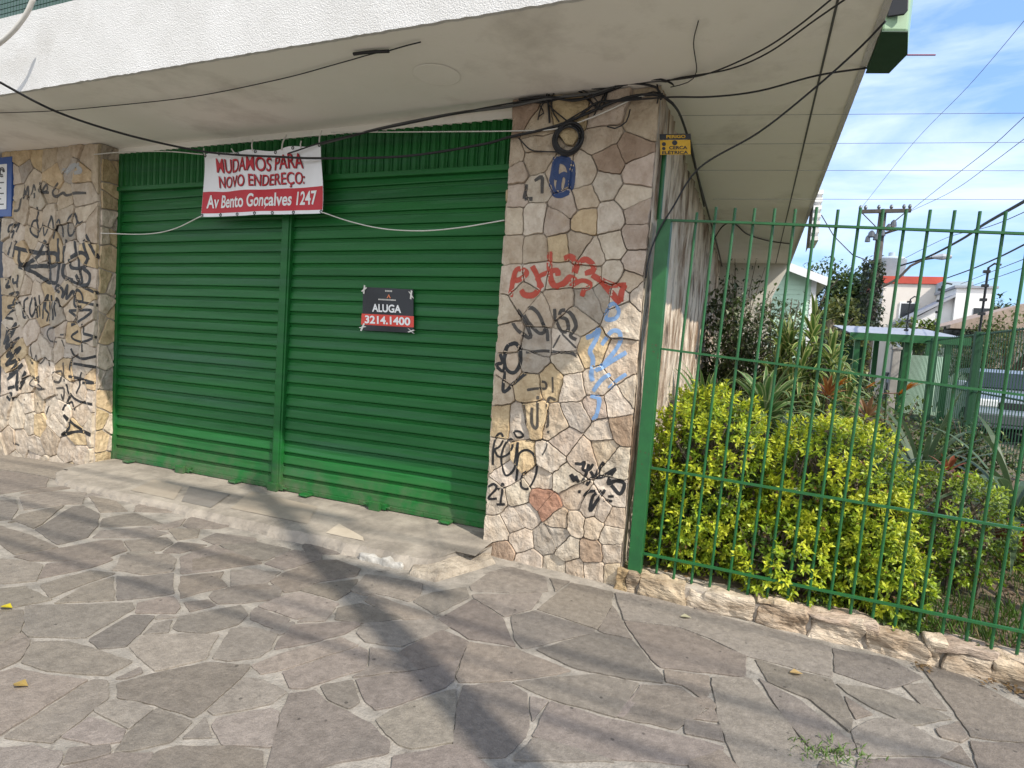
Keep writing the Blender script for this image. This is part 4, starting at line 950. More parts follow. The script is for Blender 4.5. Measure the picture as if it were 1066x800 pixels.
cable([(335,221,('Y',0.02)),(365,231,('Y',0.02)),(400,238.5,('Y',0.03)),(440,240.5,('Y',0.03)),(480,237,('Y',0.02)),(525,229.5,('Y',-0.02))], 0.005, 'white rope sagging from the lower right banner corner to the pillar', 'rope', name='rope', cat='rope')
cable([(210,225,('Y',0.02)),(180,239,('Y',0.03)),(150,244,('Y',0.03)),(105,243,('Y',-0.02))], 0.005, 'white rope from the lower left banner corner to the left pillar', 'rope', name='rope', cat='rope')
cable([(211,161,('Y',0.02)),(175,158,('Y',0.02)),(130,158.5,('Y',0.0)),(98,161,('Y',-0.03))], 0.005, 'white rope from the upper left banner corner to the left pillar', 'rope', name='rope', cat='rope')
ZC = ('Z', ZS-0.02)
cable([(-10,118,ZC),(50,116,ZC),(110,111,ZC),(200,101,ZC),(290,83,ZC),(350,67,ZC),(385,57,ZC),(403,53,ZC)], 0.0035, 'thin dark wire across the underside of the canopy')
cable([(368,56.5,ZC),(385,54.5,ZC),(405,53.5,ZC)], 0.010, 'short thick cable end hanging on the canopy underside')
cable([(405,53,ZC),(422,48,ZC),(438,44,ZC)], 0.004, 'thin wire tail past the thick cable end on the canopy underside')
for k, (pts, lab, r) in enumerate((
   ([(690,84,Yf),(705,83,('Y',-0.1)),(740,76,('Y',-0.25)),(790,54,('Y',-0.5)),(830,28,('Y',-0.75)),(872,-6,('Y',-1.0))], 'upper of two black cables rising from the pillar corner to the canopy edge', 0.0045),
   ([(690,84,Yf),(715,80,('Y',-0.1)),(760,72,('Y',-0.25)),(800,55,('Y',-0.45)),(850,20,('Y',-0.75)),(885,-4,('Y',-1.0))], 'lower of two black cables rising from the pillar corner to the canopy edge', 0.0045),
   ([(640,106,Yf),(695,101.5,('Y',-0.08)),(740,101,('Y',-0.1)),(790,95,('Y',-0.1)),(850,79,('Y',-0.1)),(902,71,('Y',0.03))], 'black cable from the pillar to the corner of the green wall box', 0.0055),
   ([(672,290,('Y',-0.03)),(676,266,('Y',-0.03)),(686,240,('Y',-0.03)),(700,217,('Y',-0.04)),(728,175,('Y',-0.1)),(790,138,('Y',-0.2)),(848,92,('Y',-0.3)),(895,50,('Y',-0.4)),(922,22,('Y',-0.5))], 'long black cable slanting from the fence post up to the canopy edge', 0.006),
   ([(727,22,ZC),(722,45,ZC),(725,75,ZC),(716,86,ZC),(698,91,ZC)], 'loose thin wire hanging from the canopy near the pillar', 0.003))):
    cable(pts, r, lab, after=((3.85,-4.25,5.6) if 'upper of two' in lab else (3.85,-4.25,5.4)) if 'canopy edge' in lab and 'of two' in lab else None)
# coil and tangle on the pillar
mb = MB()
r5 = random.Random(9); c0 = pY(593,145,-0.03)
for k in range(7):
    R_ = 0.098+r5.uniform(-0.02,0.015); ox, oz = r5.uniform(-.012,.012), r5.uniform(-.012,.012)
    mb.tube([(c0[0]+ox+R_*math.cos(a), -0.025-0.006*k+0.004*math.sin(3*a), c0[2]+oz+R_*math.sin(a)) for a in np.linspace(0, 2*math.pi, 36)], 0.008, 6)
co = obj('cable_coil', mb, MT['black'], None, smooth=True); tag(co, 'coil of black cable hanging on the pillar above the blue scribble', 'cable coil')
mb = MB()
TG = [[(572,128),(571,100),(580,93),(600,93),(612,104)],[(582,127),(575,115),(576,98),(590,91),(606,94),(618,100)],[(590,126),(572,110),(570,96),(585,90),(610,92),(640,93)],[(540,104),(570,101),(600,105),(640,92)],[(535,108),(560,102),(590,104),(625,99),(655,87)],
      [(560,125),(563,112),(570,103),(580,101)],[(600,124),(620,108),(640,105),(668,102)],[(614,99),(622,106),(621,116),(628,100)],[(618,121),(624,110),(630,98),(640,92)],[(612,104),(626,114),(632,96)],[(540,144),(552,156),(565,158),(582,158.5)],[(632,132),(640,134),(652,127),(656,114)],
      [(528,112),(548,106),(566,107),(588,101)],[(562,110),(566,118),(560,122)],[(585,129),(605,117),(622,107)],[(640,90),(660,87),(684,92),(688,104)],[(670,99),(680,96),(690,98)],[(684,88),(686,100),(684,108)]]
for k, pts in enumerate(TG):
    mb.tube(smooth_path([pY(x, y, -0.03-0.008*(k % 4)) for x, y in pts], 0.03), 0.005+0.003*(k % 3 == 0), 5)
tg = obj('tangled_wires', mb, MT['black'], None, smooth=True); tag(tg, 'tangle of loose black wires at the top of the right pillar', 'wires')
cable([(740,255,('X',-0.66)),(752,236,('Z',ZS-0.02)),(764,233,('Z',ZS-0.015)),(778,244,('Z',ZS-0.015)),(800,251,('Z',ZS-0.015)),(822,254,('Z',ZS-0.015))], 0.008, 'dark wire looping across the rear of the canopy underside')
# pale tube at the top left corner
cable([(37,-8,('Y',-1.25)),(30,10,('Y',-1.25)),(18,28,('Y',-1.25)),(0,45,('Y',-1.25)),(-18,55,('Y',-1.22))], 0.018, 'pale tube hanging across the top left corner of the white fascia', 'rope', name='tube', cat='tube')
# electric fence wires above the railing
for y0, y1, x0, lab in ((120.5,118,706,'highest'),(150.5,148.5,712,'second highest'),(177.5,178,722,'third highest'),(207.5,208,742,'lowest')):
    a = pY(x0, y0, 0.05); b = pY(1066, y1, 0.05); c = a+(b-a)*1.9
    mb = MB(); mb.tube([Vector(a), Vector(b), Vector(c)], 0.0013, 5)
    o = obj('fence_wire', mb, MT['grey']); tag(o, lab+' of the thin electric wires strung above the green railing', 'wire', 'electric wires above the railing')

# ------------------------------------------------------------------ low stone wall and railing
def slope(x): return -0.021*(x+0.6)
lw = MB(); r6 = random.Random(33)
x = -0.735; k = 0
while x < 4.2:
    wdt = r6.choice((0.09,0.22,0.30,0.36,0.42,0.31,0.14)) if x > -0.6 else 0.08
    g0 = gz(x+wdt/2); top = 0.075+slope(x+wdt/2)+r6.uniform(-.02,.012)
    col = scol(r6.choice('wnntton'), r6)
    rough_block(lw, (x+wdt/2, 0.015+r6.uniform(-.012,.012), (g0-0.06+top)/2), (wdt/2-0.004, 0.082, (top-g0+0.06)/2), k*3.1, col)
    x += wdt; k += 1
x = -0.3
while x < 4.2:      # thin capping slabs
    wdt = r6.uniform(0.22, 0.45)
    if r6.random() < 0.8:
        rough_block(lw, (x+wdt/2, 0.022, 0.080+slope(x+wdt/2)), (wdt/2-0.01, 0.090, 0.016), k*1.7, scol(r6.choice('tnpb'), r6), 6)
    x += wdt+r6.uniform(0,0.1); k += 1
lwo = thing('low_stone_wall', 'low rough stone wall under the green railing, pale uneven blocks', 'wall', (1.0, 0.03, -0.1))
obj('stones', lw, MT['wallblock'], lwo)
mb = MB(); vs = []
for x in (-0.705, 0, 1, 2, 3, 4.2): vs += [(x, -0.035, gz(x)-0.2), (x, -0.035, 0.055+slope(x)), (x, 0.17, 0.055+slope(x)), (x, 0.17, gz(x)-0.2)]
mb.add(vs, [(i*4+j, i*4+4+j, i*4+5+j, i*4+1+j) for i in range(5) for j in range(3)]+[(0,1,2,3),(23,22,21,20)]); obj('mortar_core', mb, MT['stone_mortar'], lwo)

fence = thing('railing', 'green steel railing of thin upright bars beside the stone pillar', 'railing', (-0.6, 0.03, 0.08))
mb = MB(); mb.box((-0.664, -0.02, 0.06), (-0.574, 0.07, 2.455)); obj('post', mb, MT['greenfence'], fence, bevel=0.004)
def railbar(name, x0, z0, x1, z1, r=0.011, flat=True):
    mb = MB(); n = 8
    for i in range(n):
        a = i/n; b = (i+1)/n
        xa, xb = x0+(x1-x0)*a, x0+(x1-x0)*b; za, zb_ = z0+(z1-z0)*a, z0+(z1-z0)*b
        w_ = 0.004*nz(xa*1.3, z0, 1)
        vs = [(xa, 0.012, za-r+w_), (xa, 0.034, za-r+w_), (xa, 0.034, za+r+w_), (xa, 0.012, za+r+w_), (xb, 0.012, zb_-r+0.004*nz(xb*1.3, z0, 1)), (xb, 0.034, zb_-r+0.004*nz(xb*1.3, z0, 1)), (xb, 0.034, zb_+r+0.004*nz(xb*1.3, z0, 1)), (xb, 0.012, zb_+r+0.004*nz(xb*1.3, z0, 1))]
        mb.add(vs, [(0,4,5,1),(1,5,6,2),(2,6,7,3),(3,7,4,0)]+([(0,1,2,3)] if i == 0 else [])+([(7,6,5,4)] if i == n-1 else []))
    return obj(name, mb, MT['greenfence'], fence)
EX = 3.6
rails = []
for (xa, ya), (xb, yb) in (((697,229.5),(1066,243)),((682,362.5),(1066,412)),((672,486),(1066,551.5)),((664,575),(1066,658))):
    a = pY(xa, ya, 0.022); b = pY(xb, yb, 0.022); c = a+(b-a)*((EX-a[0])/(b[0]-a[0]))
    railbar('rail', a[0]-0.01, a[2], c[0], c[2], 0.0070); rails.append((a, c))
TILT = math.tan(math.radians(1.35))
x = -0.421; k = 0
bar_me = None
while x < EX:
    zt = 2.545+(-0.040)*(x+0.42)*1.0+r6.uniform(-.008,.008)
    if k == 0: zt -= 0.045
    zbm = 0.055+slope(x)*0.9+0.03*r6.random()
    mb = MB(); r = 0.0075
    mb.tube([(x-(2.5-zbm)*TILT, 0.045, zbm), (x-(2.5-1.3)*TILT+r6.uniform(-.004,.004), 0.045, 1.3), (x, 0.045, zt)], 0.0088, 8)
    obj('bar', mb, MT['greenfence'], fence)
    x += 0.1165; k += 1
mb = MB(); mb.box((EX-0.03, -0.02, -0.1), (EX+0.06, 0.07, 2.3)); obj('post', mb, MT['greenfence'], fence, bevel=0.004)

# ------------------------------------------------------------------ garden ground
def gg(x, y):
    base = 0.045+slope(max(-0.7, min(4, x)))+0.035*max(0, y)
    return (base if y < 12 else base+0.0)+0.02*nz(x*1.7, y*1.7, 0)
mb = MB(); nx_, ny_ = 90, 110; vs = []; fs = []
for i in range(nx_+1):
    for j in range(ny_+1):
        x = -0.72+5.4*i/nx_; y = 0.10+15*(j/ny_)**1.7
        vs.append((x, y, gg(x, y)+0.012*nz(x*9, y*9, 2)))
for i in range(nx_):
    for j in range(ny_): a = i*(ny_+1)+j; fs.append((a, a+ny_+1, a+ny_+2, a+1))
mb.add(vs, fs); struct(obj('garden_soil', mb, MT['soil'], None, smooth=True))
mb = MB(); vs = []; fs = []
xs_ = [4.68, 8, 14, 30, 80]; ys_ = [-1.0, 3, 7, 12, 20, 40, 90]
for x in xs_:
    for y in ys_: vs.append((x, y, gg(4.0, y)-0.05 if y < 14 else 0.38))
for i in range(4):
    for j in range(6): a = i*7+j; fs.append((a, a+7, a+8, a+1))
mb.add(vs, fs); struct(obj('side_street', mb, MT['asphalt']))
mb = MB(); mb.add([(-60,15.0,0.40),(4.68,15.0,0.40),(4.68,90,0.40),(-60,90,0.40)], [(0,1,2,3)]); struct(obj('rear_yard', mb, MT['ground']))

# ------------------------------------------------------------------ plants
def leaf(mb, p, d, up, l, w, col, curl=0.15):
    d = d.normalized(); s = d.cross(up)
    if s.length < 1e-4: s = d.cross(Vector((1,0,0)))
    s.normalize(); n = s.cross(d)
    m = p+d*(l*0.5)+n*(l*0.06); t = p+d*l-n*(l*curl)
    mb.add([p, m, p+d*(l*0.45)+s*(w*0.5)+n*(w*0.18), p+d*(l*0.45)-s*(w*0.5)+n*(w*0.18), t], [(0,2,1),(0,1,3),(1,2,4),(1,4,3)], col)
def rvec(r):
    while True:
        v = Vector((r.uniform(-1,1), r.uniform(-1,1), r.uniform(-1,1)))
        if 0.05 < v.length < 1: return v.normalized()
def mixc(a, b, t): return tuple(a[i]+(b[i]-a[i])*t for i in range(3))
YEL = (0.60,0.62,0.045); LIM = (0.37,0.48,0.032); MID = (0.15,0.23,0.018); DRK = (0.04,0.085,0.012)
def hedge(name, label, boxes, n, seed, group=None, fr=(YEL, LIM, MID, DRK), ls=0.045):
    r = random.Random(seed)
    x0, y0, z0 = boxes[0][0]
    o = thing(name, label, 'shrub', ((boxes[0][0][0]+boxes[0][1][0])/2, (boxes[0][0][1]+boxes[0][1][1])/2, boxes[0][0][2]), group)
    mb = MB(); st = MB()
    vols = [max(0.001, (b[0]-a[0])*(b[2]-a[2])) for a, b in boxes]; tot = sum(vols)
    for (a, b), vol in zip(boxes, vols):
        cx, cy, cz = [(a[i]+b[i])/2 for i in range(3)]; hx, hy, hz = [(b[i]-a[i])/2 for i in range(3)]
        for k in range(int(n*vol/tot)):
            dv = rvec(r); e = 3.2
            l = (abs(dv.x)**e+abs(dv.y)**e+abs(dv.z)**e)**(1/e); q = dv/l
            depth = r.random()**2.2
            k_ = 1-0.42*depth
            bump = 0.13*nz(q.x*2.2+seed, q.y*2.2, q.z*2.6)+0.10*nz(q.x*6, q.y*6+seed, q.z*6)-0.03
            k2 = k_*(1+bump)
            p = Vector((cx+q.x*hx*k2, cy+q.y*hy*k2, cz+q.z*hz*k2))
            if p.z < a[2]+0.02: continue
            nrm = Vector((q.x/hx, q.y/hy, q.z/hz)).normalized()
            clump = nz(p.x*6, p.y*6, p.z*6+seed)
            if depth < 0.25 and nz(p.x*8+3, p.y*8, p.z*8) < -0.42: continue
            sh = (nrm*0.9+Vector((0,0,0.55))+rvec(r)*0.55).normalized()
            if depth < 0.05 and r.random() < 0.06: p = p+sh*r.uniform(0.03, 0.09)
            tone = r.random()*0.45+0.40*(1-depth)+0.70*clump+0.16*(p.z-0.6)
            nl = r.randint(6, 9)
            for j in range(nl):
                t = j/nl; ang = j*2.4+r.random()
                side = sh.orthogonal().normalized(); s2 = sh.cross(side)
                rad = (side*math.cos(ang)+s2*math.sin(ang))
                dd = (rad*(0.95-0.6*t)+sh*(0.25+0.9*t)+Vector((0,0,-0.15)))
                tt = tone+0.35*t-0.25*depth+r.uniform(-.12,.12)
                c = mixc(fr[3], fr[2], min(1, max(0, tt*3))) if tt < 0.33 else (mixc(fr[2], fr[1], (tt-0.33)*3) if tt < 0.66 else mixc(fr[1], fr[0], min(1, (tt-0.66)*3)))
                kk = r.uniform(0.8, 1.15); c = tuple(v*kk for v in c)
                if r.random() < 0.012: c = (0.22*kk, 0.12*kk, 0.045*kk)
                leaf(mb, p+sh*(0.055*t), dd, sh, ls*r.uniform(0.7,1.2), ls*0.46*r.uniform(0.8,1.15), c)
            if k % 5 == 0:
                base = Vector((cx+q.x*hx*0.3, cy+q.y*hy*0.3, max(a[2], cz+q.z*hz*0.45-0.1)))
                st.tube([base, base.lerp(p, 0.5)+rvec(r)*0.03, p], [0.006, 0.004, 0.002], 4)
        for k in range(int(10*vol/0.5)+3):
            bx = cx+r.uniform(-.75,.75)*hx; by = cy+r.uniform(-.5,.5)*hy
            st.tube([(bx, by, a[2]-0.05), (bx+r.uniform(-.05,.05), by, cz-0.2*hz), (bx+r.uniform(-.15,.15), by+r.uniform(-.1,.1), cz+hz*0.7)], [0.012, 0.009, 0.004], 5)
    obj('foliage', mb, MT['leaf'], o); obj('stems', st, MT['bark'], o)
    return o
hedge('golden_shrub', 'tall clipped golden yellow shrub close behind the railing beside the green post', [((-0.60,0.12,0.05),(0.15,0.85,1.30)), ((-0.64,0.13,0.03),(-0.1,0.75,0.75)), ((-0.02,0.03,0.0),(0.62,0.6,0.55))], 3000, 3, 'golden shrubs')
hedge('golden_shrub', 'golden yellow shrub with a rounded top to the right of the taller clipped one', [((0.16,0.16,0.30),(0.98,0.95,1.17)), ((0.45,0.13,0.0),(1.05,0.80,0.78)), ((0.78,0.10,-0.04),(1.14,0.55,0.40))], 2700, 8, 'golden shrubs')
hedge('garden_shrub', 'loose green and yellow shrub behind the right end of the golden shrubs', [((1.05,0.70,0.1),(1.75,1.4,0.85))], 700, 12, None, (LIM, (0.22,0.28,0.03), MID, DRK), 0.04)
hedge('garden_shrub', 'yellowish rounded shrub at the right edge of the picture behind the railing', [((2.75,2.6,0.05),(3.7,3.5,1.12))], 520, 14, None, (LIM, (0.16,0.24,0.03), MID, DRK), 0.05)

def blade(mb, p, d, up, l, w, c_mid, c_edge, droop=0.6, fold=0.25, n=9, edge=0.25, wob=0.0, taper=0.6):
    """long strap leaf that arches; striped along its length"""
    d = d.normalized(); pos = Vector(p); dirv = d.copy(); pts = []; r_ = random.Random(int(abs(p[0]*997+p[1]*331+l*77)*100))
    for i in range(n+1):
        t = i/n; pts.append((pos.copy(), dirv.copy())); dirv = (dirv+Vector((0,0,-droop/n))*(0.5+1.5*t)+rvec(r_)*wob).normalized(); pos = pos+dirv*(l/n)
    vs = []; cs = []; fs = []
    for i, (q, dv) in enumerate(pts):
        t = i/n; ww = w*0.5*(min(1, 0.55+t*2.2))*(1-max(0, (t-taper)/(1-taper))**1.5)
        s = dv.cross(Vector((0,0,1)))
        if s.length < 0.05: s = dv.cross(Vector((1,0,0)))
        s.normalize(); nn = s.cross(dv)
        for k, f in ((-1, 1), (-1+edge*2, 0), (1-edge*2, 0), (1, 1)):
            vs.append(q+s*(ww*k)+nn*(abs(k)*ww*fold)); cs.append(tuple(c_edge) if f else tuple(c_mid))
    for i in range(n):
        for k in range(3): fs.append((i*4+k, i*4+k+1, i*4+k+5, i*4+k+4))
    mb.add(vs, fs, cs)
def rosette(name, label, cat, loc, n, l, w, cm, ce, seed, elev=(0.2,1.2), droop=0.6, stem=None, group=None, edge=0.25, fold=0.25, wob=0.0, azr=None):
    r = random.Random(seed); o = thing(name, label, cat, loc, group); mb = MB(); L0 = Vector(loc)
    for k in range(n):
        az = k*2.39996+r.uniform(-.25,.25)
        if azr: az = azr[0]+(azr[1]-azr[0])*r.random()
        t = k/max(1, n-1); el = elev[0]+(elev[1]-elev[0])*t+r.uniform(-.12,.12)
        d = Vector((math.cos(az)*math.cos(el), math.sin(az)*math.cos(el), math.sin(el))); kk = r.uniform(0.8,1.15)
        blade(mb, L0+Vector((0,0,(stem or 0)+0.05*t))+d*0.03, d, Vector((0,0,1)), l*r.uniform(0.75,1.1)*(1-0.2*t), w*r.uniform(.85,1.1), [v*kk for v in cm], [v*kk for v in ce], droop*r.uniform(.7,1.25), fold, edge=edge, wob=wob)
    obj('leaves', mb, MT['leaf'], o)
    if stem:
        sb = MB(); sb.tube([L0-Vector((0,0,0.1)), L0+Vector((0.02,0.01,stem*0.5)), L0+Vector((0,0,stem+0.03))], [0.03,0.024,0.02], 7); obj('stem', sb, MT['bark'], o)
    return o
def atG(px, py, Y):
    p = pY(px, py, Y); return (p[0], Y, gg(p[0], Y))
AG = (0.085,0.135,0.115); AGE = (0.15,0.20,0.15)
def agave(px, Y, l, lab, seed, w=0.13, n=20, elev=(0.15,1.3), droop=0.25):
    x = pY(px, 400, Y)[0]
    rosette('agave', lab, 'agave', (x, Y, gg(x, Y)+0.05), n, l, w, AG, AGE, seed, elev, droop, edge=0.1, fold=0.35)
agave(818, 2.6, 1.05, 'blue grey agave with broad upright leaves behind the gap between the golden shrubs', 3, 0.13, 22, (0.6,1.4), 0.30)
agave(868, 3.0, 1.0, 'small blue grey agave right of the larger one, behind the golden shrub', 5, 0.11, 18, (0.6,1.45), 0.2)
# large drooping furcraea with long leaves, right part of the garden
rosette('furcraea', 'big plant with long arching grey green sword leaves, right of the golden shrubs', 'succulent plant', (1.95, 1.55, gg(1.95,1.55)+0.42), 44, 1.25, 0.05, (0.075,0.12,0.055), (0.19,0.23,0.12), 6, (0.05,1.1), 1.2, edge=0.1, fold=0.3)
rosette('furcraea', 'long leaved grey green sword plant behind the orange flowers', 'succulent plant', (1.75, 3.3, gg(1.75,3.3)+0.25), 38, 1.30, 0.05, (0.085,0.13,0.065), (0.18,0.22,0.13), 16, (0.2,1.2), 0.8, edge=0.1, fold=0.3)
# variegated dracaenas with striped leaves
SV = (0.10,0.19,0.04); SE = (0.62,0.60,0.25)
dr = thing('dracaena', 'tall variegated plant with yellow striped drooping leaves in front of the pale green house', 'dracaena', (0.62, 3.6, gg(0.62,3.6)))
mb = MB(); sb = MB(); r7 = random.Random(40)
for k, (dx, dy, h) in enumerate(((0,0,1.72),(-0.22,0.15,1.52),(0.2,-0.05,1.45),(-0.1,-0.2,1.30),(0.32,0.2,1.22),(0.05,0.05,1.1),(-0.35,0.0,1.2),(-0.2,-0.25,1.0),(0.2,-0.3,0.95),(-0.4,-0.2,0.8),(0.4,-0.1,0.9),(0.0,-0.35,0.75),(-0.3,0.2,1.55))):
    b = Vector((0.62+dx, 3.6+dy, gg(0.62,3.6)+h))
    for j in range(34):
        az = j*2.4+r7.random(); el = -0.2+1.4*(j/26)+r7.uniform(-.1,.1)
        d = Vector((math.cos(az)*math.cos(el), math.sin(az)*math.cos(el), math.sin(el))); kk = r7.uniform(.75,1.15)
        blade(mb, b+Vector((0,0,-0.12+0.16*j/26)), d, Vector((0,0,1)), r7.uniform(.32,.50), 0.056, [v*kk for v in SV], [v*kk for v in SE], 1.3, 0.2, n=6, edge=0.28)
    sb.tube([(0.62+dx*0.4, 3.6+dy*0.4, gg(0.62,3.6)-0.1), (0.62+dx*0.8, 3.6+dy, gg(0.62,3.6)+h*0.5), b], [0.03,0.025,0.015], 6)
obj('leaves', mb, MT['leaf'], dr); obj('stems', sb, MT['bark'], dr)
rosette('spider_plant', 'low striped plant with arching cream edged leaves left of the agaves', 'plant', (0.15, 2.3, gg(0.15,2.3)+0.60), 80, 0.85, 0.055, (0.09,0.18,0.05), (0.42,0.45,0.25), 23, (-0.1,1.3), 1.3, stem=0.25)
rosette('spider_plant', 'striped arching plant between the wall and the golden shrub', 'plant', (-0.38, 1.9, gg(-0.38,1.9)+0.45), 70, 0.8, 0.045, (0.08,0.16,0.04), (0.33,0.38,0.16), 27, (0.0,1.4), 1.0, stem=0.3)
# bird of paradise flowers and rusty bromeliads
def flower(px, py, Y, lab, seed, s=1.0):
    p = Vector(pY(px, py, Y)); r = random.Random(seed); o = thing('orange_flower', lab, 'flower', (p.x, Y, gg(p.x, Y)), 'orange flowers in the garden'); mb = MB(); sb = MB(); lf = MB()
    for k in range(6):
        az = r.uniform(-0.6, 0.7); d = Vector((math.cos(az), r.uniform(-.3,.3), 0.55+r.random()*0.8)).normalized()
        blade(mb, p, d, Vector((0,0,1)), 0.24*s*r.uniform(.7,1.1), 0.055*s, (0.60,0.19,0.02), (0.66,0.26,0.03), 0.3, 0.4, n=5)
    blade(lf, p-Vector((0.16*s,0,0.01)), Vector((1,0,0.15)), Vector((0,0,1)), 0.26*s, 0.05*s, (0.10,0.16,0.08), (0.30,0.10,0.06), 0.1, 0.6, n=5)
    g = Vector((p.x-0.1, Y, gg(p.x, Y))); sb.tube([g, g.lerp(p, 0.6)+Vector((-0.04,0,0)), p-Vector((0.1*s,0,0.0))], [0.012,0.010,0.008], 6, (0.08,0.14,0.05))
    for k in range(9):
        az = r.uniform(0, 6.28); d = Vector((math.cos(az)*0.5, math.sin(az)*0.5, 1))
        blade(lf, g, d, Vector((0,0,1)), (p.z-g.z)*r.uniform(.6,1.0), 0.05, (0.08,0.15,0.06), (0.10,0.18,0.08), 0.3, 0.3, n=7)
    obj('petals', mb, MT['leaf'], o); obj('stalk', sb, MT['leaf'], o); obj('leaves', lf, MT['leaf'], o)
flower(936, 412, 2.4, 'bright orange crane shaped flower above the right golden shrub', 1, 1.0)
flower(902, 405, 2.7, 'small orange flower left of the bright crane shaped one', 2, 0.55)
flower(868, 405, 2.5, 'dull orange flower between the two agaves', 4, 0.75)
rosette('bromeliad', 'rust coloured bromeliad low behind the golden shrubs', 'bromeliad', (pY(862,410,2.4)[0], 2.4, gg(0.7,2.4)+0.66), 26, 0.22, 0.035, (0.26,0.09,0.03), (0.30,0.17,0.05), 31, (0.1,1.3), 0.5, stem=0.5)
rosette('bromeliad', 'reddish brown bromeliad beside the orange flower', 'bromeliad', (pY(905,415,2.3)[0], 2.3, gg(0.9,2.3)+0.60), 26, 0.22, 0.035, (0.22,0.12,0.06), (0.33,0.2,0.1), 33, (0.1,1.3), 0.5, stem=0.4)
rosette('bromeliad', 'red tipped bromeliad at the foot of the sword plant', 'bromeliad', (1.35, 1.0, gg(1.35,1.0)+0.62), 14, 0.15, 0.03, (0.24,0.06,0.03), (0.28,0.13,0.06), 35, (0.0,1.2), 0.4, stem=0.2)

# climbing bush against the side wall, white flowering bush
def bush(name, label, cat, loc, rad, n, seed, cols, ls=0.06, trunk=True, lean=(0,0)):
    r = random.Random(seed); o = thing(name, label, cat, loc); mb = MB(); st = MB(); L0 = Vector(loc)
    nb = 34
    for b in range(nb):
        dv = rvec(r); dv.z = abs(dv.z)*0.9+0.25; tip = L0+Vector((dv.x*rad[0]+lean[0], dv.y*rad[1]+lean[1], dv.z*rad[2]))
        mid = L0.lerp(tip, 0.5)+Vector((0,0,rad[2]*0.12))
        path = smooth_path([L0, mid, tip], 0.12); st.tube(path, [0.013*(1-i/len(path))+0.003 for i in range(len(path))], 5)
        for k in range(n//nb):
            t = r.random()**0.6; q = path[min(len(path)-1, int(t*(len(path)-1)))]+rvec(r)*(0.05+0.38*min(rad)*r.random())
            c = cols[0] if r.random() < 0.55 else cols[1]
            if len(cols) > 2 and r.random() < 0.12: c = cols[2]
            kk = r.uniform(.7,1.2); leaf(mb, q, rvec(r)+Vector((0,0,0.2)), Vector((0,0,1)), ls*r.uniform(.7,1.3), ls*0.5, tuple(v*kk for v in c))
    obj('foliage', mb, MT['leaf'], o)
    obj('branches', st, MT['bark'], o)
    return o
bush('climbing_bush', 'dark leafy bush growing up against the stone side wall under the canopy', 'bush', (-0.15, 5.2, gg(-0.15,5.2)), (0.80,1.0,2.35), 7000, 51, ((0.06,0.085,0.03),(0.11,0.14,0.05),(0.30,0.32,0.22)), 0.10)
bush('climbing_bush', 'grey green bush with small pale leaves between the dark bush and the striped plant', 'bush', (0.30, 4.4, gg(0.3,4.4)), (0.60,0.6,2.0), 7000, 53, ((0.12,0.15,0.08),(0.07,0.10,0.04),(0.42,0.42,0.36)), 0.06)
bush('climbing_bush', 'tall thin twig with small leaves reaching up to the canopy', 'bush', (-0.25, 6.2, gg(-0.2,6.2)+1.0), (0.65,0.4,1.75), 1500, 55, ((0.035,0.05,0.02),(0.06,0.08,0.03)), 0.06)
bush('garden_bush', 'dark green bush behind the orange flowers in front of the carport', 'bush', (1.75, 5.2, gg(1.75,5.2)), (0.9,0.6,0.95), 3200, 57, ((0.08,0.13,0.035),(0.14,0.20,0.04),(0.26,0.32,0.08)), 0.07)
bush('garden_bush', 'small bushy plant with pale tips beside the white column', 'bush', (1.62, 6.5, gg(1.6,6.5)), (0.55,0.4,1.1), 2600, 58, ((0.08,0.13,0.03),(0.18,0.2,0.06),(0.4,0.36,0.25)), 0.08)
bush('garden_bush', 'shady green bush under the carport edge', 'bush', (1.0, 7.5, gg(1.0,7.5)), (0.9,0.5,1.4), 2800, 59, ((0.04,0.07,0.02),(0.07,0.11,0.03)), 0.08)
bush('garden_bush', 'mid green leafy bush filling the gap below the pale green house', 'bush', (0.75, 6.6, gg(0.75,6.6)), (0.7,0.5,1.25), 4200, 62, ((0.07,0.12,0.03),(0.13,0.18,0.05),(0.30,0.32,0.15)), 0.085)
bush('garden_bush', 'low broad leaved green bush along the foot of the stone side wall', 'bush', (-0.25, 3.2, gg(-0.25,3.2)), (0.45,0.7,1.1), 3000, 63, ((0.05,0.09,0.03),(0.10,0.15,0.05),(0.24,0.27,0.12)), 0.08)
bush('garden_bush', 'dense green bush in front of the side fence post', 'bush', (2.9, 6.0, gg(2.9,6.0)), (0.8,0.6,0.75), 2600, 64, ((0.05,0.08,0.025),(0.11,0.16,0.04),(0.2,0.25,0.08)), 0.08)
# rear part: ground cover at right with pale green leaves
mb = MB(); r8 = random.Random(61)
for k in range(2600):
    x = r8.uniform(1.9, 3.4); y = r8.uniform(1.7, 4.6); z = gg(x, y)+0.02+0.28*max(0, nz(x*2, y*2, 4)+0.35)
    kk = r8.uniform(.6,1.2); leaf(mb, Vector((x, y, z)), rvec(r8)+Vector((0,-0.3,0.6)), Vector((0,0,1)), 0.07, 0.04, (0.22*kk,0.25*kk,0.12*kk))
o = obj('ground_cover', mb, MT['leaf']); o['kind'] = 'stuff'; o['label'] = 'pale green ground cover plants in the rear of the garden'
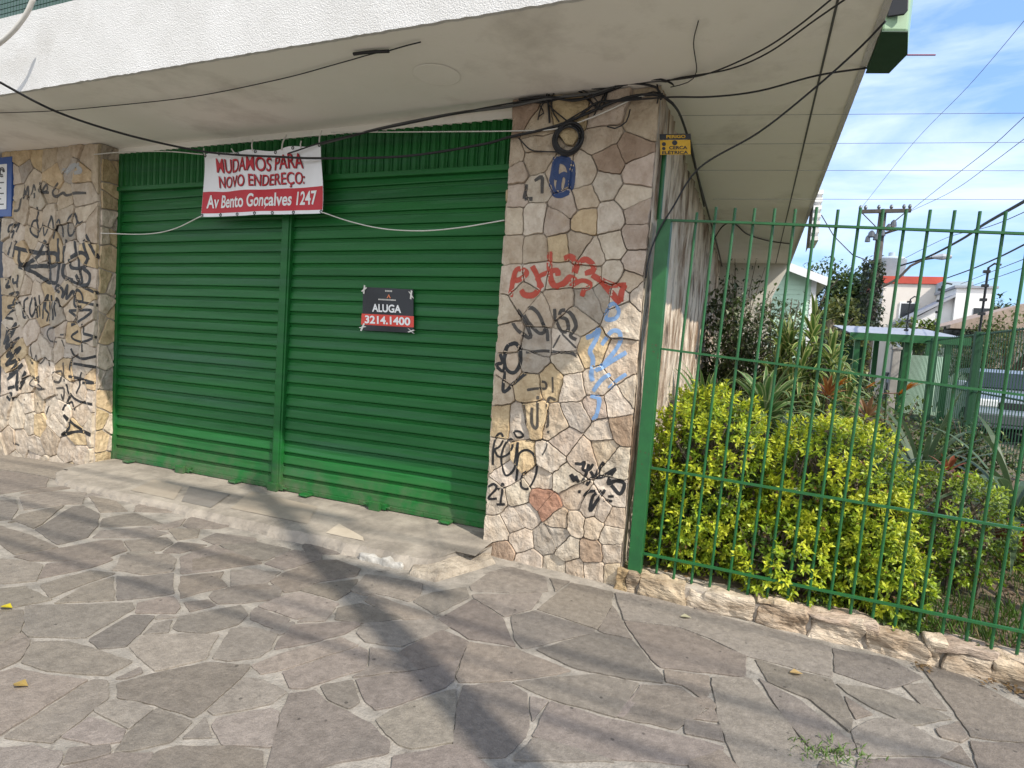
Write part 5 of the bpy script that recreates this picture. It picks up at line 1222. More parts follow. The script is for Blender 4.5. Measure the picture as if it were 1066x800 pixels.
# grass and litter in the garden
mb = MB()
for k in range(9000):
    x = r8.uniform(0.7, 3.6); y = 0.16+2.6*r8.random()**1.4
    dens = nz(x*1.6, y*1.6, 2.0)+0.25*(x-1.3)
    if r8.random() > 0.25+dens: continue
    kk = r8.uniform(.6,1.25); dry = r8.random() < 0.22
    c = (0.25*kk,0.20*kk,0.09*kk) if dry else (0.105*kk,0.185*kk,0.028*kk)
    leaf(mb, Vector((x, y, gg(x, y)+0.005)), Vector((r8.uniform(-.6,.6), r8.uniform(-.6,.6), 1.0)), Vector((0,-1,0)), r8.uniform(.05,.13), 0.009, c, 0.3)
o = obj('grass', mb, MT['leaf']); o['kind'] = 'stuff'; o['label'] = 'patchy grass on the garden soil'
mb = MB()
for k in range(1500):
    x = r8.uniform(-0.6, 3.6); y = 0.14+2.4*r8.random(); kk = r8.uniform(.5,1.3)
    leaf(mb, Vector((x, y, gg(x, y)+0.012)), Vector((r8.uniform(-1,1), r8.uniform(-1,1), r8.uniform(-.1,.35))), Vector((0,0,1)), 0.05, 0.025, (0.20*kk,0.13*kk,0.07*kk))
for k in range(420):   # drift of dry leaves against the wall foot
    x = r8.uniform(0.9, 3.4); y = -0.10-0.11*r8.random()**2; kk = r8.uniform(.5,1.3)
    if nz(x*3, 0, 5) < -0.12+0.2*(1.5-x): continue
    leaf(mb, Vector((x, y, gz(x)+0.008)), Vector((r8.uniform(-1,1), r8.uniform(-1,1), r8.uniform(-.05,.3))), Vector((0,0,1)), 0.035, 0.018, (0.26*kk,0.16*kk,0.08*kk))
o = obj('leaf_litter', mb, MT['leaf']); o['kind'] = 'stuff'; o['label'] = 'dry brown leaves on the soil and along the wall foot'
mb = MB()
for cx, cy, n_ in ((866,786,80),(850,788,30),(880,782,30)):
    g = pG(cx, cy)
    for k in range(n_):
        x, y = g[0]+r8.gauss(0,.06), g[1]+r8.gauss(0,.03); kk = r8.uniform(.7,1.3)
        leaf(mb, Vector((x, y, gz(x))), Vector((r8.uniform(-1,1), r8.uniform(-1,1), 0.9)), Vector((0,0,1)), r8.uniform(.02,.05), 0.008, (0.13*kk,0.2*kk,0.05*kk))
for k in range(380):    # weeds at the wall top
    x = r8.choice((0.55,0.95,1.0,1.25))+r8.gauss(0,.10); kk = r8.uniform(.7,1.3)
    leaf(mb, Vector((x, 0.10+r8.gauss(0,.03), 0.07+slope(x))), rvec(r8)+Vector((0,-.3,1)), Vector((0,0,1)), r8.uniform(.025,.05), 0.02, (0.14*kk,0.2*kk,0.05*kk))
o = obj('weeds', mb, MT['leaf']); o['kind'] = 'stuff'; o['label'] = 'small weeds in a pavement joint and on the wall top'
# single fallen leaves on the pavement
for (px, py, c, lab) in ((4,635,(0.62,0.50,0.03),'bright yellow fallen leaf on the pavement at the left edge'),(18,717,(0.45,0.30,0.10),'small ochre fallen leaf on the pink slab at the lower left'),(828,704,(0.50,0.34,0.16),'pale brown fallen leaf on the pavement below the railing'),(713,645,(0.55,0.5,0.36),'pale scrap of leaf on the pavement below the stone wall')):
    g = pG(px, py); mb = MB(); leaf(mb, Vector((g[0]-0.03, g[1], g[2]+0.012)), Vector((1, 0.3, 0.05)), Vector((0,0,1)), 0.07, 0.05, c, 0.05); tag(obj('fallen_leaf', mb, MT['leaf']), lab, 'leaf')
# terracotta pot at the right edge
q = pY(1066, 592, 2.1); pt = thing('flower_pot', 'dark terracotta pot on the grass at the right edge behind the railing', 'pot', (q[0], 2.1, gg(q[0],2.1)))
mb = MB(); prof = [(0.0,0.0),(0.15,0.0),(0.19,0.10),(0.23,0.28),(0.25,0.30),(0.25,0.35),(0.22,0.35),(0.20,0.30),(0.0,0.28)]; n = 24; vs = []; fs = []
for rr, zz in prof:
    for k in range(n): vs.append((q[0]+rr*math.cos(2*math.pi*k/n), 2.1+rr*math.sin(2*math.pi*k/n), gg(q[0],2.1)+zz))
for i in range(len(prof)-1):
    for k in range(n): fs.append((i*n+k, i*n+(k+1) % n, (i+1)*n+(k+1) % n, (i+1)*n+k))
mb.add(vs, fs); obj('bowl', mb, MT['terra'], pt, smooth=True)
mb = MB()
for k in range(16):
    az = k*2.4; blade(mb, Vector((q[0], 2.1, gg(q[0],2.1)+0.28)), Vector((math.cos(az), math.sin(az), 0.9)), Vector((0,0,1)), 0.5, 0.05, (0.09,0.14,0.06), (0.2,0.24,0.12), 1.1, n=7)
obj('plant', mb, MT['leaf'], pt)

# ------------------------------------------------------------------ background beyond the garden
def P3(px, py, Y): return Vector(pY(px, py, Y))
def tree(label, px, pytop, Y, base_z, rx, rz, n, seed, cols, ls, name='tree', group='trees behind the garden', trunk=0.16):
    r = random.Random(seed); top = P3(px, pytop, Y); cz = top.z-rz; L0 = Vector((top.x, Y, base_z))
    o = thing(name, label, 'tree', tuple(L0), group); mb = MB(); tb = MB()
    lobes = [(Vector((0,0,0)), 0.75)]
    for k in range(9):
        d = rvec(r); lobes.append((Vector((d.x*rx*0.62, d.y*rx*0.5, d.z*rz*0.62)), r.uniform(0.32,0.5)))
    cen_ = Vector((top.x, Y, cz))
    for k in range(n):
        c, s = lobes[r.randrange(len(lobes))]; d = rvec(r); q = c+Vector((d.x*rx, d.y*rx*0.8, d.z*rz))*(s*(0.55+0.5*r.random()))
        p = cen_+q
        if p.z > top.z+0.15 or nz(p.x*1.3, p.y*1.3, p.z*1.3+seed) < -0.42: continue
        t = 0.5+0.9*nz(p.x*0.8, p.y*0.8, p.z*0.8+seed)+r.uniform(-.2,.2); c_ = mixc(cols[0], cols[1], min(1, max(0, t)))
        leaf(mb, p, rvec(r)+Vector((0,0,-0.1)), Vector((0,0,1)), ls*r.uniform(.7,1.4), ls*0.55, c_)
    tb.tube(smooth_path([L0, L0.lerp(cen_, 0.5)+Vector((0.1,0,0)), cen_+Vector((0,0,rz*0.4))], 0.5), trunk, 8)
    obj('crown', mb, MT['leaf'], o)
    for k in range(6):
        d = rvec(r); d.z = abs(d.z)
        tb.tube([cen_-Vector((0,0,rz*0.5)), cen_+Vector((d.x*rx*0.4, d.y*rx*0.4, d.z*rz*0.3)), cen_+Vector((d.x*rx*0.75, d.y*rx*0.7, d.z*rz*0.65))], [trunk*0.5, trunk*0.3, 0.03], 5)
    obj('trunk', tb, MT['bark'], o)
    return o
DG = ((0.04,0.07,0.028),(0.10,0.145,0.045)); OG = ((0.085,0.10,0.03),(0.19,0.19,0.05)); MG = ((0.035,0.06,0.02),(0.09,0.12,0.035))
tree('dark green tree with a flat top behind the pale green house', 851, 262, 34, 0.3, 2.6, 3.0, 4200, 71, DG, 0.30)
tree('dark tree filling the gap left of the street pole', 888, 277, 36, 0.3, 2.7, 3.6, 4600, 72, DG, 0.30)
tree('dark tree right behind the street pole', 908, 268, 40, 0.3, 2.0, 4.8, 3600, 73, ((0.03,0.055,0.022),(0.075,0.11,0.035)), 0.30)
tree('olive green tree in front of the dark trees beside the pale green house', 868, 298, 22, 0.3, 1.5, 2.2, 4200, 74, OG, 0.20)
tree('low dark bushy tree under the olive one by the carport', 866, 345, 17, 0.3, 1.2, 1.2, 2600, 75, MG, 0.16)
tree('round green tree behind the house with the red parapet', 986, 288, 44, 0.3, 1.9, 2.2, 1600, 76, MG, 0.3)
tree('small bright green tree between the white houses and the carport', 958, 327, 18, 0.3, 0.75, 0.7, 1100, 77, ((0.10,0.15,0.02),(0.2,0.24,0.04)), 0.14)
tree('green tree top behind the white roof at the far right', 1040, 306, 40, 0.3, 1.9, 1.3, 1300, 78, MG, 0.28)
tree('leafy yellow green tree behind the side fence at the right', 1054, 326, 20, 0.3, 1.9, 1.5, 3600, 79, ((0.075,0.10,0.03),(0.20,0.20,0.07)), 0.13)
tree('leafy tree with brownish leaves behind the side fence, left of the taller one', 1024, 348, 21, 0.3, 1.3, 1.05, 2400, 80, ((0.08,0.09,0.035),(0.24,0.18,0.10)), 0.13)

# pale green house
hs = thing('house', 'pale green boarded house behind the garden, partly hidden by the canopy', 'house', (0.6, 18, 0.3))
Yh = 18.0; rt = P3(826, 283, Yh); re = P3(861, 296.5, Yh); wr = P3(846, 330, Yh).x; sl_ = (re.z-rt.z)/(re.x-rt.x); xr = rt.x-3.2
def roofz(x): return rt.z+sl_*(x-rt.x)
mb = MB(); xl = -3.0; zr = roofz(xl); hz = roofz(wr)
mb.prism([(xl,0.3),(wr,0.3),(wr,hz-0.03),(xl,zr-0.03)], Yh, Yh+8, lambda x, z, d: (x, d, z))
hw = obj('wall', mb, MT['mint'], hs)
mb = MB(); z = 0.5
while z < zr:
    x1 = wr if z < hz-0.1 else wr+(z-hz+0.1)/sl_
    if x1 > xl+0.2: mb.prism([(0,0),(0.018,0),(0.006,0.16),(0,0.16)], xl, x1+0.005, lambda a, b, d, z=z: (d, Yh-a-0.002, z+b))
    z += 0.165
obj('boards', mb, MT['mint'], hw)
mb = MB(); mb.prism([(xl,0.02),(re.x,0.02),(re.x,0.14),(xl,0.14)], Yh-0.5, Yh+8.3, lambda x, b, d: (x, d, roofz(x)+b)); obj('roof', mb, MT['rooftile'], hs)
mb = MB(); mb.prism([(xl,-0.12),(re.x+0.02,-0.12),(re.x+0.02,0.15),(xl,0.15)], Yh-0.54, Yh-0.505, lambda x, b, d: (x, d, roofz(x)+b)); obj('bargeboard', mb, MT['white'], hs)
mb = MB(); mb.box((wr-0.14,Yh-0.03,0.3),(wr+0.02,Yh-0.021,hz)); obj('corner_board', mb, MT['white'], hs)
mb = MB(); q = P3(833, 326, Yh); mb.box((q.x-0.55,Yh-0.03,q.z-0.5),(q.x+0.3,Yh-0.021,q.z-0.42)); obj('ledge', mb, MT['mint'], hs)

# house with the red parapet, tank on it
Y2 = 30.0; a = P3(921, 289, Y2); b = P3(980, 291, Y2)
h2 = thing('house', 'cream house with a red parapet behind the carport', 'house', ((a.x+b.x)/2, Y2+3, 0.3))
mb = MB(); mb.box((a.x,Y2,0.3),(b.x,Y2+7,a.z-0.3)); w2 = obj('wall', mb, MT['cream'], h2)
mb = MB(); mb.box((a.x-0.08,Y2-0.08,a.z-0.29),(b.x+0.08,Y2+0.12,a.z+0.06)); mb.box((a.x-0.08,Y2+0.13,a.z-0.29),(a.x+0.12,Y2+7.08,a.z+0.06)); mb.box((b.x-0.12,Y2+0.13,a.z-0.29),(b.x+0.08,Y2+7.08,a.z+0.06)); obj('parapet', mb, MT['redband'], h2)
for px in (945,):
    q = P3(px, 330, Y2); fr_ = MB(); fr_.box((q.x-0.4,Y2-0.05,q.z-0.5),(q.x+0.4,Y2-0.004,q.z+0.7)); wf = obj('window', fr_, MT['white'], w2)
    g_ = MB(); g_.box((q.x-0.34,Y2-0.056,q.z-0.44),(q.x+0.34,Y2-0.0505,q.z+0.64)); obj('window_glass', g_, MT['glass'], w2)
tk = P3(927, 279, 33.0)
o = thing('water_tank', 'blue grey round water tank standing on the roof of the house with the red parapet', 'water tank', (tk.x, 33, a.z))
mb = MB(); n = 24; prof = [(0.0,-0.75),(0.62,-0.75),(0.72,0.38),(0.74,0.40),(0.60,0.52),(0.2,0.60),(0,0.61)]; vs = []; fs = []
for rr, zz in prof:
    for k in range(n): vs.append((tk.x+rr*math.cos(6.2832*k/n), 33+rr*math.sin(6.2832*k/n), tk.z+zz))
for i in range(len(prof)-1):
    for k in range(n): fs.append((i*n+k, i*n+(k+1) % n, (i+1)*n+(k+1) % n, (i+1)*n+k))
mb.add(vs, fs); obj('vessel', mb, MT['tank'], o, smooth=True)
mb = MB(); mb.tube([(tk.x,33,tk.z+0.55),(tk.x,33,tk.z+0.8)], 0.16, 12); obj('lid', mb, MT['tank'], o)
mb = MB(); mb.box((tk.x-0.7,32.3,a.z-0.295),(tk.x+0.7,33.7,max(a.z-0.2, tk.z-0.751))); obj('base', mb, MT['cream'], o)

# white house with a sloping grey roof, and a tiled house nearer
Y3 = 27.0; p1 = P3(996, 300, Y3); p2 = P3(1036, 300, Y3); p0 = P3(950, 332, Y3)
h3 = thing('house', 'white house with a flat topped block and a grey lean-to roof at its left', 'house', ((p1.x+p2.x)/2, Y3+3, 0.3))
mb = MB(); mb.box((p1.x,Y3,0.3),(p2.x,Y3+6,p1.z)); w3 = obj('wall', mb, MT['white'], h3)
mb = MB(); mb.box((p1.x-0.1,Y3-0.1,p1.z+0.001),(p2.x+0.1,Y3+6.1,p1.z+0.10)); obj('roof_edge', mb, MT['roofgrey'], h3)
mb = MB(); mb.prism([(p0.x,0.3),(p1.x-0.002,0.3),(p1.x-0.002,p1.z-0.4),(p0.x,p0.z-0.05)], Y3+0.3, Y3+6, lambda x, z, d: (x, d, z)); obj('side_wing', mb, MT['white'], h3)
mb = MB(); mb.prism([(p0.x-0.2,p0.z-0.10),(p1.x-0.003,p1.z-0.38),(p1.x-0.003,p1.z-0.25),(p0.x-0.2,p0.z+0.03)], Y3, Y3+6.2, lambda x, z, d: (x, d, z)); obj('lean_to_roof', mb, MT['roofgrey'], h3)
mb = MB(); q = P3(1022, 326, Y3); mb.box((q.x-0.3,Y3-0.03,q.z-0.4),(q.x+0.3,Y3-0.004,q.z+0.2)); obj('window', mb, MT['glass'], w3)
mb = MB(); q = P3(1000, 294, Y3+2); mb.box((q.x-0.7,Y3+2,p1.z+0.11),(q.x+0.5,Y3+3,p1.z+0.55)); obj('chimney', mb, MT['tank'], h3)
Y4 = 21.0; t1 = P3(985, 339, Y4); t2 = P3(1075, 314, Y4)
h4 = thing('house', 'low house with a clay tiled roof at the right, behind the side fence', 'house', ((t1.x+t2.x)/2, Y4+2, 0.3))
mb = MB(); mb.prism([(t1.x+0.3,0.3),(t2.x+5,0.3),(t2.x+5,t1.z-0.05),(t1.x+0.3,t1.z-0.05)], Y4, Y4+5, lambda x, z, d: (x, d, z)); w4 = obj('wall', mb, MT['cream'], h4)
mb = MB(); k_ = (t2.z-t1.z)/(t2.x-t1.x); mb.prism([(t1.x,t1.z),(t2.x,t2.z),(t2.x+2,t2.z),(t2.x+6.5,t1.z),(t2.x+6.5,t1.z-0.12),(t1.x,t1.z-0.12)], Y4-0.5, Y4+5.5, lambda x, z, d: (x, d, z)); obj('roof', mb, MT['rooftile'], h4)
q = P3(1003, 350, Y4); mb = MB(); mb.box((q.x-0.6,Y4-0.03,q.z-0.45),(q.x+0.5,Y4-0.004,q.z+0.3)); obj('window', mb, MT['glass'], w4)

# carport with grey roof and green frame
Yc = 13.0; c1 = P3(884, 335, Yc); c2 = P3(986, 337, Yc); c3 = P3(884, 351, Yc-1.0)
cp = thing('carport', 'green framed carport with a pale grey sheet roof behind the garden', 'carport', ((c1.x+c2.x)/2, Yc+1, 0.4))
zt = c1.z; zf = zt-0.32
mb = MB(); n = 40; vs = []; fs = []
for i in range(n+1):
    x = c1.x+(c2.x+0.3-c1.x)*i/n; d = 0.012 if i % 2 else 0
    vs += [(x, Yc-0.6, zf+d), (x, Yc+3.2, zt+0.1+d), (x, Yc-0.6, zf-0.03), (x, Yc+3.2, zt+0.07)]
for i in range(n): a_ = 4*i; fs += [(a_,a_+4,a_+5,a_+1),(a_+2,a_+3,a_+7,a_+6),(a_,a_+2,a_+6,a_+4),(a_+1,a_+5,a_+7,a_+3)]
mb.add(vs, fs); obj('roof', mb, MT['roofgrey'], cp)
mb = MB(); mb.box((c1.x-0.03,Yc-0.66,zf-0.16),(c2.x+0.33,Yc-0.605,zf+0.02)); obj('fascia_beam', mb, MT['greenfence'], cp)
for px in (890, 942, 985):
    q = P3(px, 380, Yc-0.5); mb = MB(); mb.box((q.x-0.06,Yc-0.56,0.3),(q.x+0.06,Yc-0.44,zf-0.03)); obj('post', mb, MT['greenfence'], cp)
for px in (910, 965):
    q = P3(px, 380, Yc+3); mb = MB(); mb.box((q.x-0.06,Yc+2.94,0.3),(q.x+0.06,Yc+3.06,zt)); obj('post', mb, MT['greenfence'], cp)
mb = MB(); mb.box((c1.x,Yc+3.07,0.3),(c2.x-1.2,Yc+3.15,zt-0.5)); obj('back_panel', mb, MT['deepgreen'], cp)
mb = MB(); q = P3(952, 380, Yc+2.4); mb.box((q.x-0.3,Yc+2.5,0.3),(q.x+0.75,Yc+2.56,2.1)); obj('gate_panel', mb, MT['mint'], cp)
q = P3(935, 363, 11.3); q2 = P3(930, 430, 11.3); o = thing('column', 'pale plastered column in front of the carport', 'column', (q2.x, 11.3, 0.4))
mb = MB(); mb.box((q.x-0.10,11.25,0.3),(q.x+0.05,11.4,q.z-0.03)); obj('shaft', mb, MT['wornplaster'], o, bevel=0.01)
mb = MB(); mb.box((q.x-0.12,11.23,q.z-0.03),(q.x+0.07,11.42,q.z+0.03)); obj('cap', mb, MT['wornplaster'], o, bevel=0.01)

# side fence along the lot, with electric fence stalks
sf = thing('side_fence', 'dark green mesh fence along the side street with thick square posts', 'fence', (3.72, 9.0, 0.3))
XF = 3.72; ZT = 2.40
def fgz(y): return gg(XF, min(y, 14.5))-0.03
posts = (3.5, 6.2, 8.95, 11.7, 14.5)
for k, y in enumerate(posts):
    mb = MB(); mb.box((XF-0.06,y-0.06,fgz(y)-0.2),(XF+0.06,y+0.06,ZT)); po = obj('post', mb, MT['deepgreen'], sf, bevel=0.004)
    mb = MB(); mb.tube([(XF,y,ZT-0.05),(XF+0.02,y,ZT+1.15),(XF+0.10,y,ZT+1.22),(XF+0.2,y,ZT+1.20)], 0.02, 6)
    for z in (0.3, 0.55, 0.8, 1.05): mb.box((XF-0.05,y-0.03,ZT+z),(XF+0.05,y+0.03,ZT+z+0.05))
    obj('stalk', mb, MT['signblack'], po)
for k in range(len(posts)-1):
    y0, y1 = posts[k]+0.07, posts[k+1]-0.07; mb = MB(); y = y0+0.05
    while y < y1:
        mb.box((XF-0.0055,y-0.0055,fgz(y)+0.08),(XF+0.0055,y+0.0055,ZT-0.02)); y += 0.115
    for z in (0.12, None, -0.05):
        za, zb_ = (fgz(y0)+0.12, fgz(y1)+0.12) if z == 0.12 else ((ZT-0.05, ZT-0.05) if z else ((fgz(y0)+ZT)/2, (fgz(y1)+ZT)/2))
        mb.tube([(XF, y0, za), (XF, y1, zb_)], 0.018, 5)
    obj('bar_panel', mb, MT['deepgreen'], sf)

# street pole with cross arm, lamp arm and wires
YP = 24.0; tp = P3(919, 221, YP)
sp = thing('utility_pole', 'dark utility pole with a wooden cross arm behind the garden', 'utility pole', (tp.x, YP, 0.4))
mb = MB(); bt = Vector((tp.x-0.02, YP, 0.3)); mb.tube([bt, bt.lerp(tp, 0.5), tp], [0.19,0.165,0.14], 10); obj('pole', mb, MT['wood'], sp, smooth=True)
ca = P3(893.5, 221.5, YP); cb = P3(947, 222, YP)
mb = MB(); mb.box((ca.x,YP-0.26,ca.z-0.08),(cb.x,YP-0.145,ca.z+0.06)); arm = obj('cross_arm', mb, MT['wood'], sp)
for f_ in (0.02, 0.12, 0.38, 0.62, 0.86, 0.97):
    x = ca.x+(cb.x-ca.x)*f_; mb = MB(); mb.tube([(x,YP-0.2,ca.z+0.06),(x,YP-0.2,ca.z+0.14),(x,YP-0.2,ca.z+0.20),(x,YP-0.2,ca.z+0.24)], [0.03,0.07,0.055,0.03], 8); obj('insulator', mb, MT['greycar'], arm)
for s_ in (-1, 1):
    mb = MB(); mb.tube([(tp.x+s_*0.75,YP-0.2,ca.z-0.08),(tp.x+s_*0.1,YP-0.17,ca.z-0.75)], 0.022, 5); obj('brace', mb, MT['wood'], sp)
for (px, py, s_) in ((907,247,0.14),(903,252,0.10),(925,240,0.12),(930,236,0.12),(918,246,0.13),(912,250,0.12)):
    q = P3(px, py, YP-0.25); mb = MB(); mb.tube([q, q+Vector((0,0,0.18)), q+Vector((0,0,0.26))], [s_, s_*0.8, s_*0.3], 8); obj('switch_gear', mb, MT['greycar'], sp)
mb = MB(); mb.tube(smooth_path([P3(918,246,YP-.25), P3(922,243,YP-.25), P3(938,238,YP-.25)], 0.2), 0.05, 6); obj('bracket', mb, MT['wood'], sp)
mb = MB(); mb.tube(smooth_path([P3(916,300,YP-.2), P3(935,290,YP-.2), P3(948,277,YP-.2), P3(962,270,YP-.2), P3(980,267.5,YP-.2)], 0.3), 0.05, 7); la = obj('lamp_arm', mb, MT['wood'], sp)
mb = MB(); q = P3(981, 267.5, YP-.2); mb.tube([q-Vector((0.35,0,0.02)), q, q+Vector((0.3,0,0.0))], [0.06,0.13,0.07], 8); obj('lamp_head', mb, MT['roofgrey'], la)
# creeper on the pole
mb = MB(); r9 = random.Random(90)
for k in range(900):
    t = r9.random(); z = P3(915, 345, YP).z+(P3(915, 272, YP).z-P3(915, 345, YP).z)*t; a_ = r9.random()*6.28; rr = 0.25+0.25*r9.random()*(1.4-t)
    leaf(mb, Vector((tp.x-0.1+rr*math.cos(a_), YP+rr*math.sin(a_), z)), rvec(r9), Vector((0,0,1)), 0.2, 0.12, mixc((0.035,0.06,0.03),(0.10,0.11,0.08), r9.random()))
o = obj('creeper', mb, MT['leaf']); tag(o, 'dark creeper growing round the shaft of the utility pole', 'creeper')
def wire(pts, r, lab, group='overhead wires', sag=0.0):
    P = [P3(x, y, Y) for x, y, Y in pts]
    S = smooth_path(P, 0.6)
    if pts[-1][0] > 1080: S = S+[S[-1].lerp(Vector((11.0, -4.3, 8.2)), t) for t in (0.35, 0.7, 1.0)]
    mb = MB(); mb.tube(S, r, 5)
    tag(obj('overhead_wire', mb, MT['black'] if r > 0.011 else MT['grey']), lab, 'wire', group)
wire([(937,277,YP),(965,268,21),(1000,250,16),(1024,234,13),(1066,210,10),(1110,184,8)], 0.035, 'thickest overhead cable rising from the utility pole to the upper right')
wire([(940,270,YP),(985,248,20),(1030,236,14),(1080,215,10)], 0.010, 'thin wire just under the thickest overhead cable')
wire([(985,290,YP),(1010,281,20),(1040,268,15),(1066,255,12),(1100,238,10)], 0.022, 'middle overhead cable over the white houses')
wire([(1000,296,YP),(1030,284,18),(1066,270,13),(1100,256,10)], 0.010, 'upper of two thin wires over the far right roofs')
wire([(1005,300,YP),(1035,290,18),(1066,279,13),(1100,266,10)], 0.010, 'lower of two thin wires over the far right roofs')
wire([(855,224,YP),(868,246,YP),(888,266,YP),(905,272,YP),(918,269,YP)], 0.022, 'slack wire dipping from the canopy side to the utility pole')
wire([(894,220,YP),(950,150,19),(1008,90,15),(1066,22,12),(1090,-8,11)], 0.007, 'long thin wire climbing steeply from the cross arm to the top right')
wire([(946,221,YP),(985,190,18),(1030,155,14),(1066,122,12),(1100,92,10)], 0.009, 'upper of two wires climbing from the cross arm end to the right edge')
wire([(946,221,YP),(990,200,18),(1030,172,14),(1066,145,12),(1100,120,10)], 0.008, 'lower of two wires climbing from the cross arm end to the right edge')
# shutters and lines seen on the canopy side: small vent louvre at the far end
lv = thing('louvre', 'small white louvred box on the far end of the canopy edge', 'louvre', tuple(P3(848, 232, 3.6)))
q = pX(846, 232, 0.50)
for k in range(7):
    mb = MB(); mb.box((0.478, q[1]-0.25, q[2]-0.25+0.085*k), (0.56, q[1]+0.25, q[2]-0.205+0.085*k)); obj('slat', mb, MT['white'], lv)
mb = MB(); mb.box((0.474, q[1]-0.27, q[2]-0.29), (0.4775, q[1]+0.27, q[2]+0.36)); obj('back_plate', mb, MT['roofgrey'], lv)

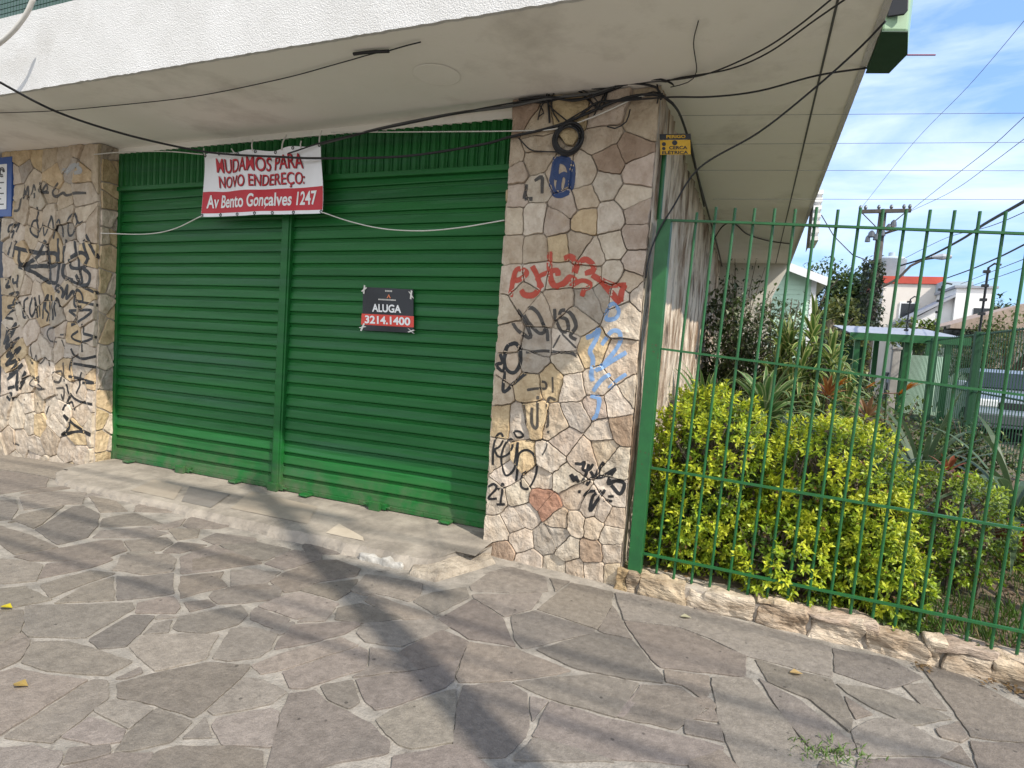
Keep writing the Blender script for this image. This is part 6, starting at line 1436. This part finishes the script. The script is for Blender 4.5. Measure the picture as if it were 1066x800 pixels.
# parked cars beyond the side fence
def car(name, label, x, y, z, rot, paint_, L_=4.1, W_=1.7, H_=1.48, pick=False):
    o = thing(name, label, 'car', (0,0,0), 'cars parked beyond the side fence')
    top = [(-L_/2,0.55),(-L_/2+0.04,0.86),(-L_/2+0.25,0.98),(-1.25,1.03),(-0.75,H_-0.06),(-0.2,H_),(0.7,H_-0.02),(1.25,1.10) if not pick else (0.9,1.10),(L_/2-0.08,1.0),(L_/2,0.60)]
    bot = [(L_/2-0.02,0.28),(-L_/2+0.02,0.28)]
    prof = top+bot
    def ins(zz): return 1.0 if zz < 1.0 else 1.0-0.28*(zz-1.0)/(H_-1.0)
    mb = MB(); n = len(prof); vs = []
    for s in (-1, 1):
        for px, pz in prof: vs.append((px, s*W_/2*ins(pz), pz))
    fs = [tuple(range(n))[::-1], tuple(range(n, 2*n))]+[(i, (i+1) % n, n+(i+1) % n, n+i) for i in range(n)]
    mb.add(vs, fs); bd = obj('body', mb, paint_, o, bevel=0.03)
    mb = MB()
    mb.add([(-1.22,-0.66,1.06),(-1.22,0.66,1.06),(-0.80,0.58,H_-0.10),(-0.80,-0.58,H_-0.10)], [(0,1,2,3)]); mb.v = [(a_-0.03, b_, c_+0.02) for a_, b_, c_ in mb.v]; obj('windscreen', mb, MT['glass'], o)
    mb = MB(); mb.add([(1.22,-0.66,1.14),(1.22,0.66,1.14),(0.80,0.58,H_-0.08),(0.80,-0.58,H_-0.08)], [(0,3,2,1)]); mb.v = [(a_+0.03, b_, c_+0.02) for a_, b_, c_ in mb.v]; obj('rear_window', mb, MT['glass'], o)
    for s in (-1, 1):
        mb = MB(); yb, yt = W_/2*ins(1.08)+0.006, W_/2*ins(H_-0.12)+0.006
        mb.add([(-1.0,s*yb,1.08),(0.0,s*yb,1.08),(0.0,s*yt,H_-0.12),(-0.68,s*yt,H_-0.12)], [(0,1,2,3)]); mb.add([(0.08,s*yb,1.08),(1.05,s*yb,1.12),(0.75,s*yt,H_-0.12),(0.08,s*yt,H_-0.12)], [(0,1,2,3)]); obj('side_window', mb, MT['glass'], o)
        mb = MB(); mb.box((-L_/2-0.012,s*0.62-0.17,0.68),(-L_/2+0.25,s*0.62+0.17,0.84)); obj('headlight', mb, MT['lampglass'], o, bevel=0.03)
        mb = MB(); mb.box((L_/2-0.15,s*0.68-0.10,0.75),(L_/2+0.01,s*0.68+0.10,0.98)); obj('tail_light', mb, MT['redband'], o, bevel=0.02)
        mb = MB(); mb.box((-0.95,s*(W_/2+0.02)-0.08,1.05),(-0.80,s*(W_/2+0.02)+0.08,1.18)); obj('mirror', mb, paint_, o, bevel=0.02)
        for wx in (-1.25, 1.25):
            mb = MB(); c_ = 24; vs = []; fs = []
            pr = [(0.0,0.0),(0.18,0.0),(0.20,0.03),(0.30,0.03),(0.315,0.0),(0.315,-0.18),(0.0,-0.18)]
            for rr, dd in pr:
                for k in range(c_): vs.append((wx+rr*math.cos(6.2832*k/c_), s*(W_/2-0.02+dd*1.0) if dd >= 0 else s*(W_/2-0.02+dd), 0.315+rr*math.sin(6.2832*k/c_)))
            for i in range(len(pr)-1):
                for k in range(c_): fs.append((i*c_+k, i*c_+(k+1) % c_, (i+1)*c_+(k+1) % c_, (i+1)*c_+k))
            mb.add(vs, fs); wh = obj('wheel', mb, MT['tyre'], o)
            mb = MB(); mb.tube([(wx, s*(W_/2-0.018), 0.315), (wx, s*(W_/2+0.016), 0.315)], 0.185, 20); obj('rim', mb, MT['chrome'], wh)
    mb = MB(); mb.box((-L_/2-0.01,-0.45,0.66),(-L_/2+0.06,0.45,0.80)); obj('grille', mb, MT['signblack'], o, bevel=0.01)
    mb = MB(); mb.box((-L_/2-0.03,-W_/2+0.05,0.34),(-L_/2+0.2,W_/2-0.05,0.56)); obj('bumper', mb, MT['greycar'], o, bevel=0.03)
    o.location = (x, y, z); o.rotation_euler = (0, 0, rot)
    return o
car('parked_car', 'silver car seen through the side fence at the right', 5.25, 12.6, gg(4.0, 12.0)-0.05, math.radians(86), MT['silver'])
car('parked_car', 'dark grey car behind the silver one, left of the fence post', 5.0, 18.6, 0.40, math.radians(80), MT['greycar'])
car('parked_car', 'white car nearest the right edge beyond the side fence', 7.3, 15.0, 0.39, math.radians(95), MT['whitecar'])

# ------------------------------------------------------------------ street side: the pole and cables whose shadows cross the pavement
NP = Vector((3.60, -4.50, gz(3.60)))
LEAN = Vector((0.06, 0.035, 1.0))
np_ = thing('utility_pole', 'round dark utility pole at the kerb carrying a long splice box', 'utility pole', tuple(NP))
mb = MB(); mb.tube([NP-LEAN*0.4, NP+LEAN*4, NP+LEAN*9.8], [0.12,0.105,0.09], 14); obj('pole', mb, MT['wood'], np_, smooth=True)
mb = MB(); mb.tube([NP+Vector((0.35,0.32,7.62)), NP+Vector((0.85,0.32,7.60)), NP+Vector((1.35,0.32,7.58))], [0.06,0.10,0.06], 12); obj('splice_box', mb, MT['greycar'], np_)
mb = MB(); mb.box((NP.x-0.5,NP.y+0.13,9.2),(NP.x+1.7,NP.y+0.19,9.32)); obj('cross_arm', mb, MT['wood'], np_)
for k, (dy, h, r, lab) in enumerate(((0.29,5.65,0.022,'lowest telephone cable along the kerb'),(0.32,6.13,0.016,'second telephone cable along the kerb'),(0.30,6.84,0.026,'thick twisted cable along the kerb'),(0.32,7.44,0.013,'slim cable above the thick twisted one along the kerb'),(0.34,8.6,0.022,'upper insulated cable along the kerb'))):
    mb = MB(); P = [Vector((x, NP.y+dy+0.10*math.sin((x-3)*0.05), h+0.006*(x-3.5)**2*0.6-0.02)) for x in np.arange(-16, 20, 1.0)]
    mb.tube(P, r, 6); tag(obj('street_cable', mb, MT['black']), lab, 'cable', 'cables strung along the kerb')
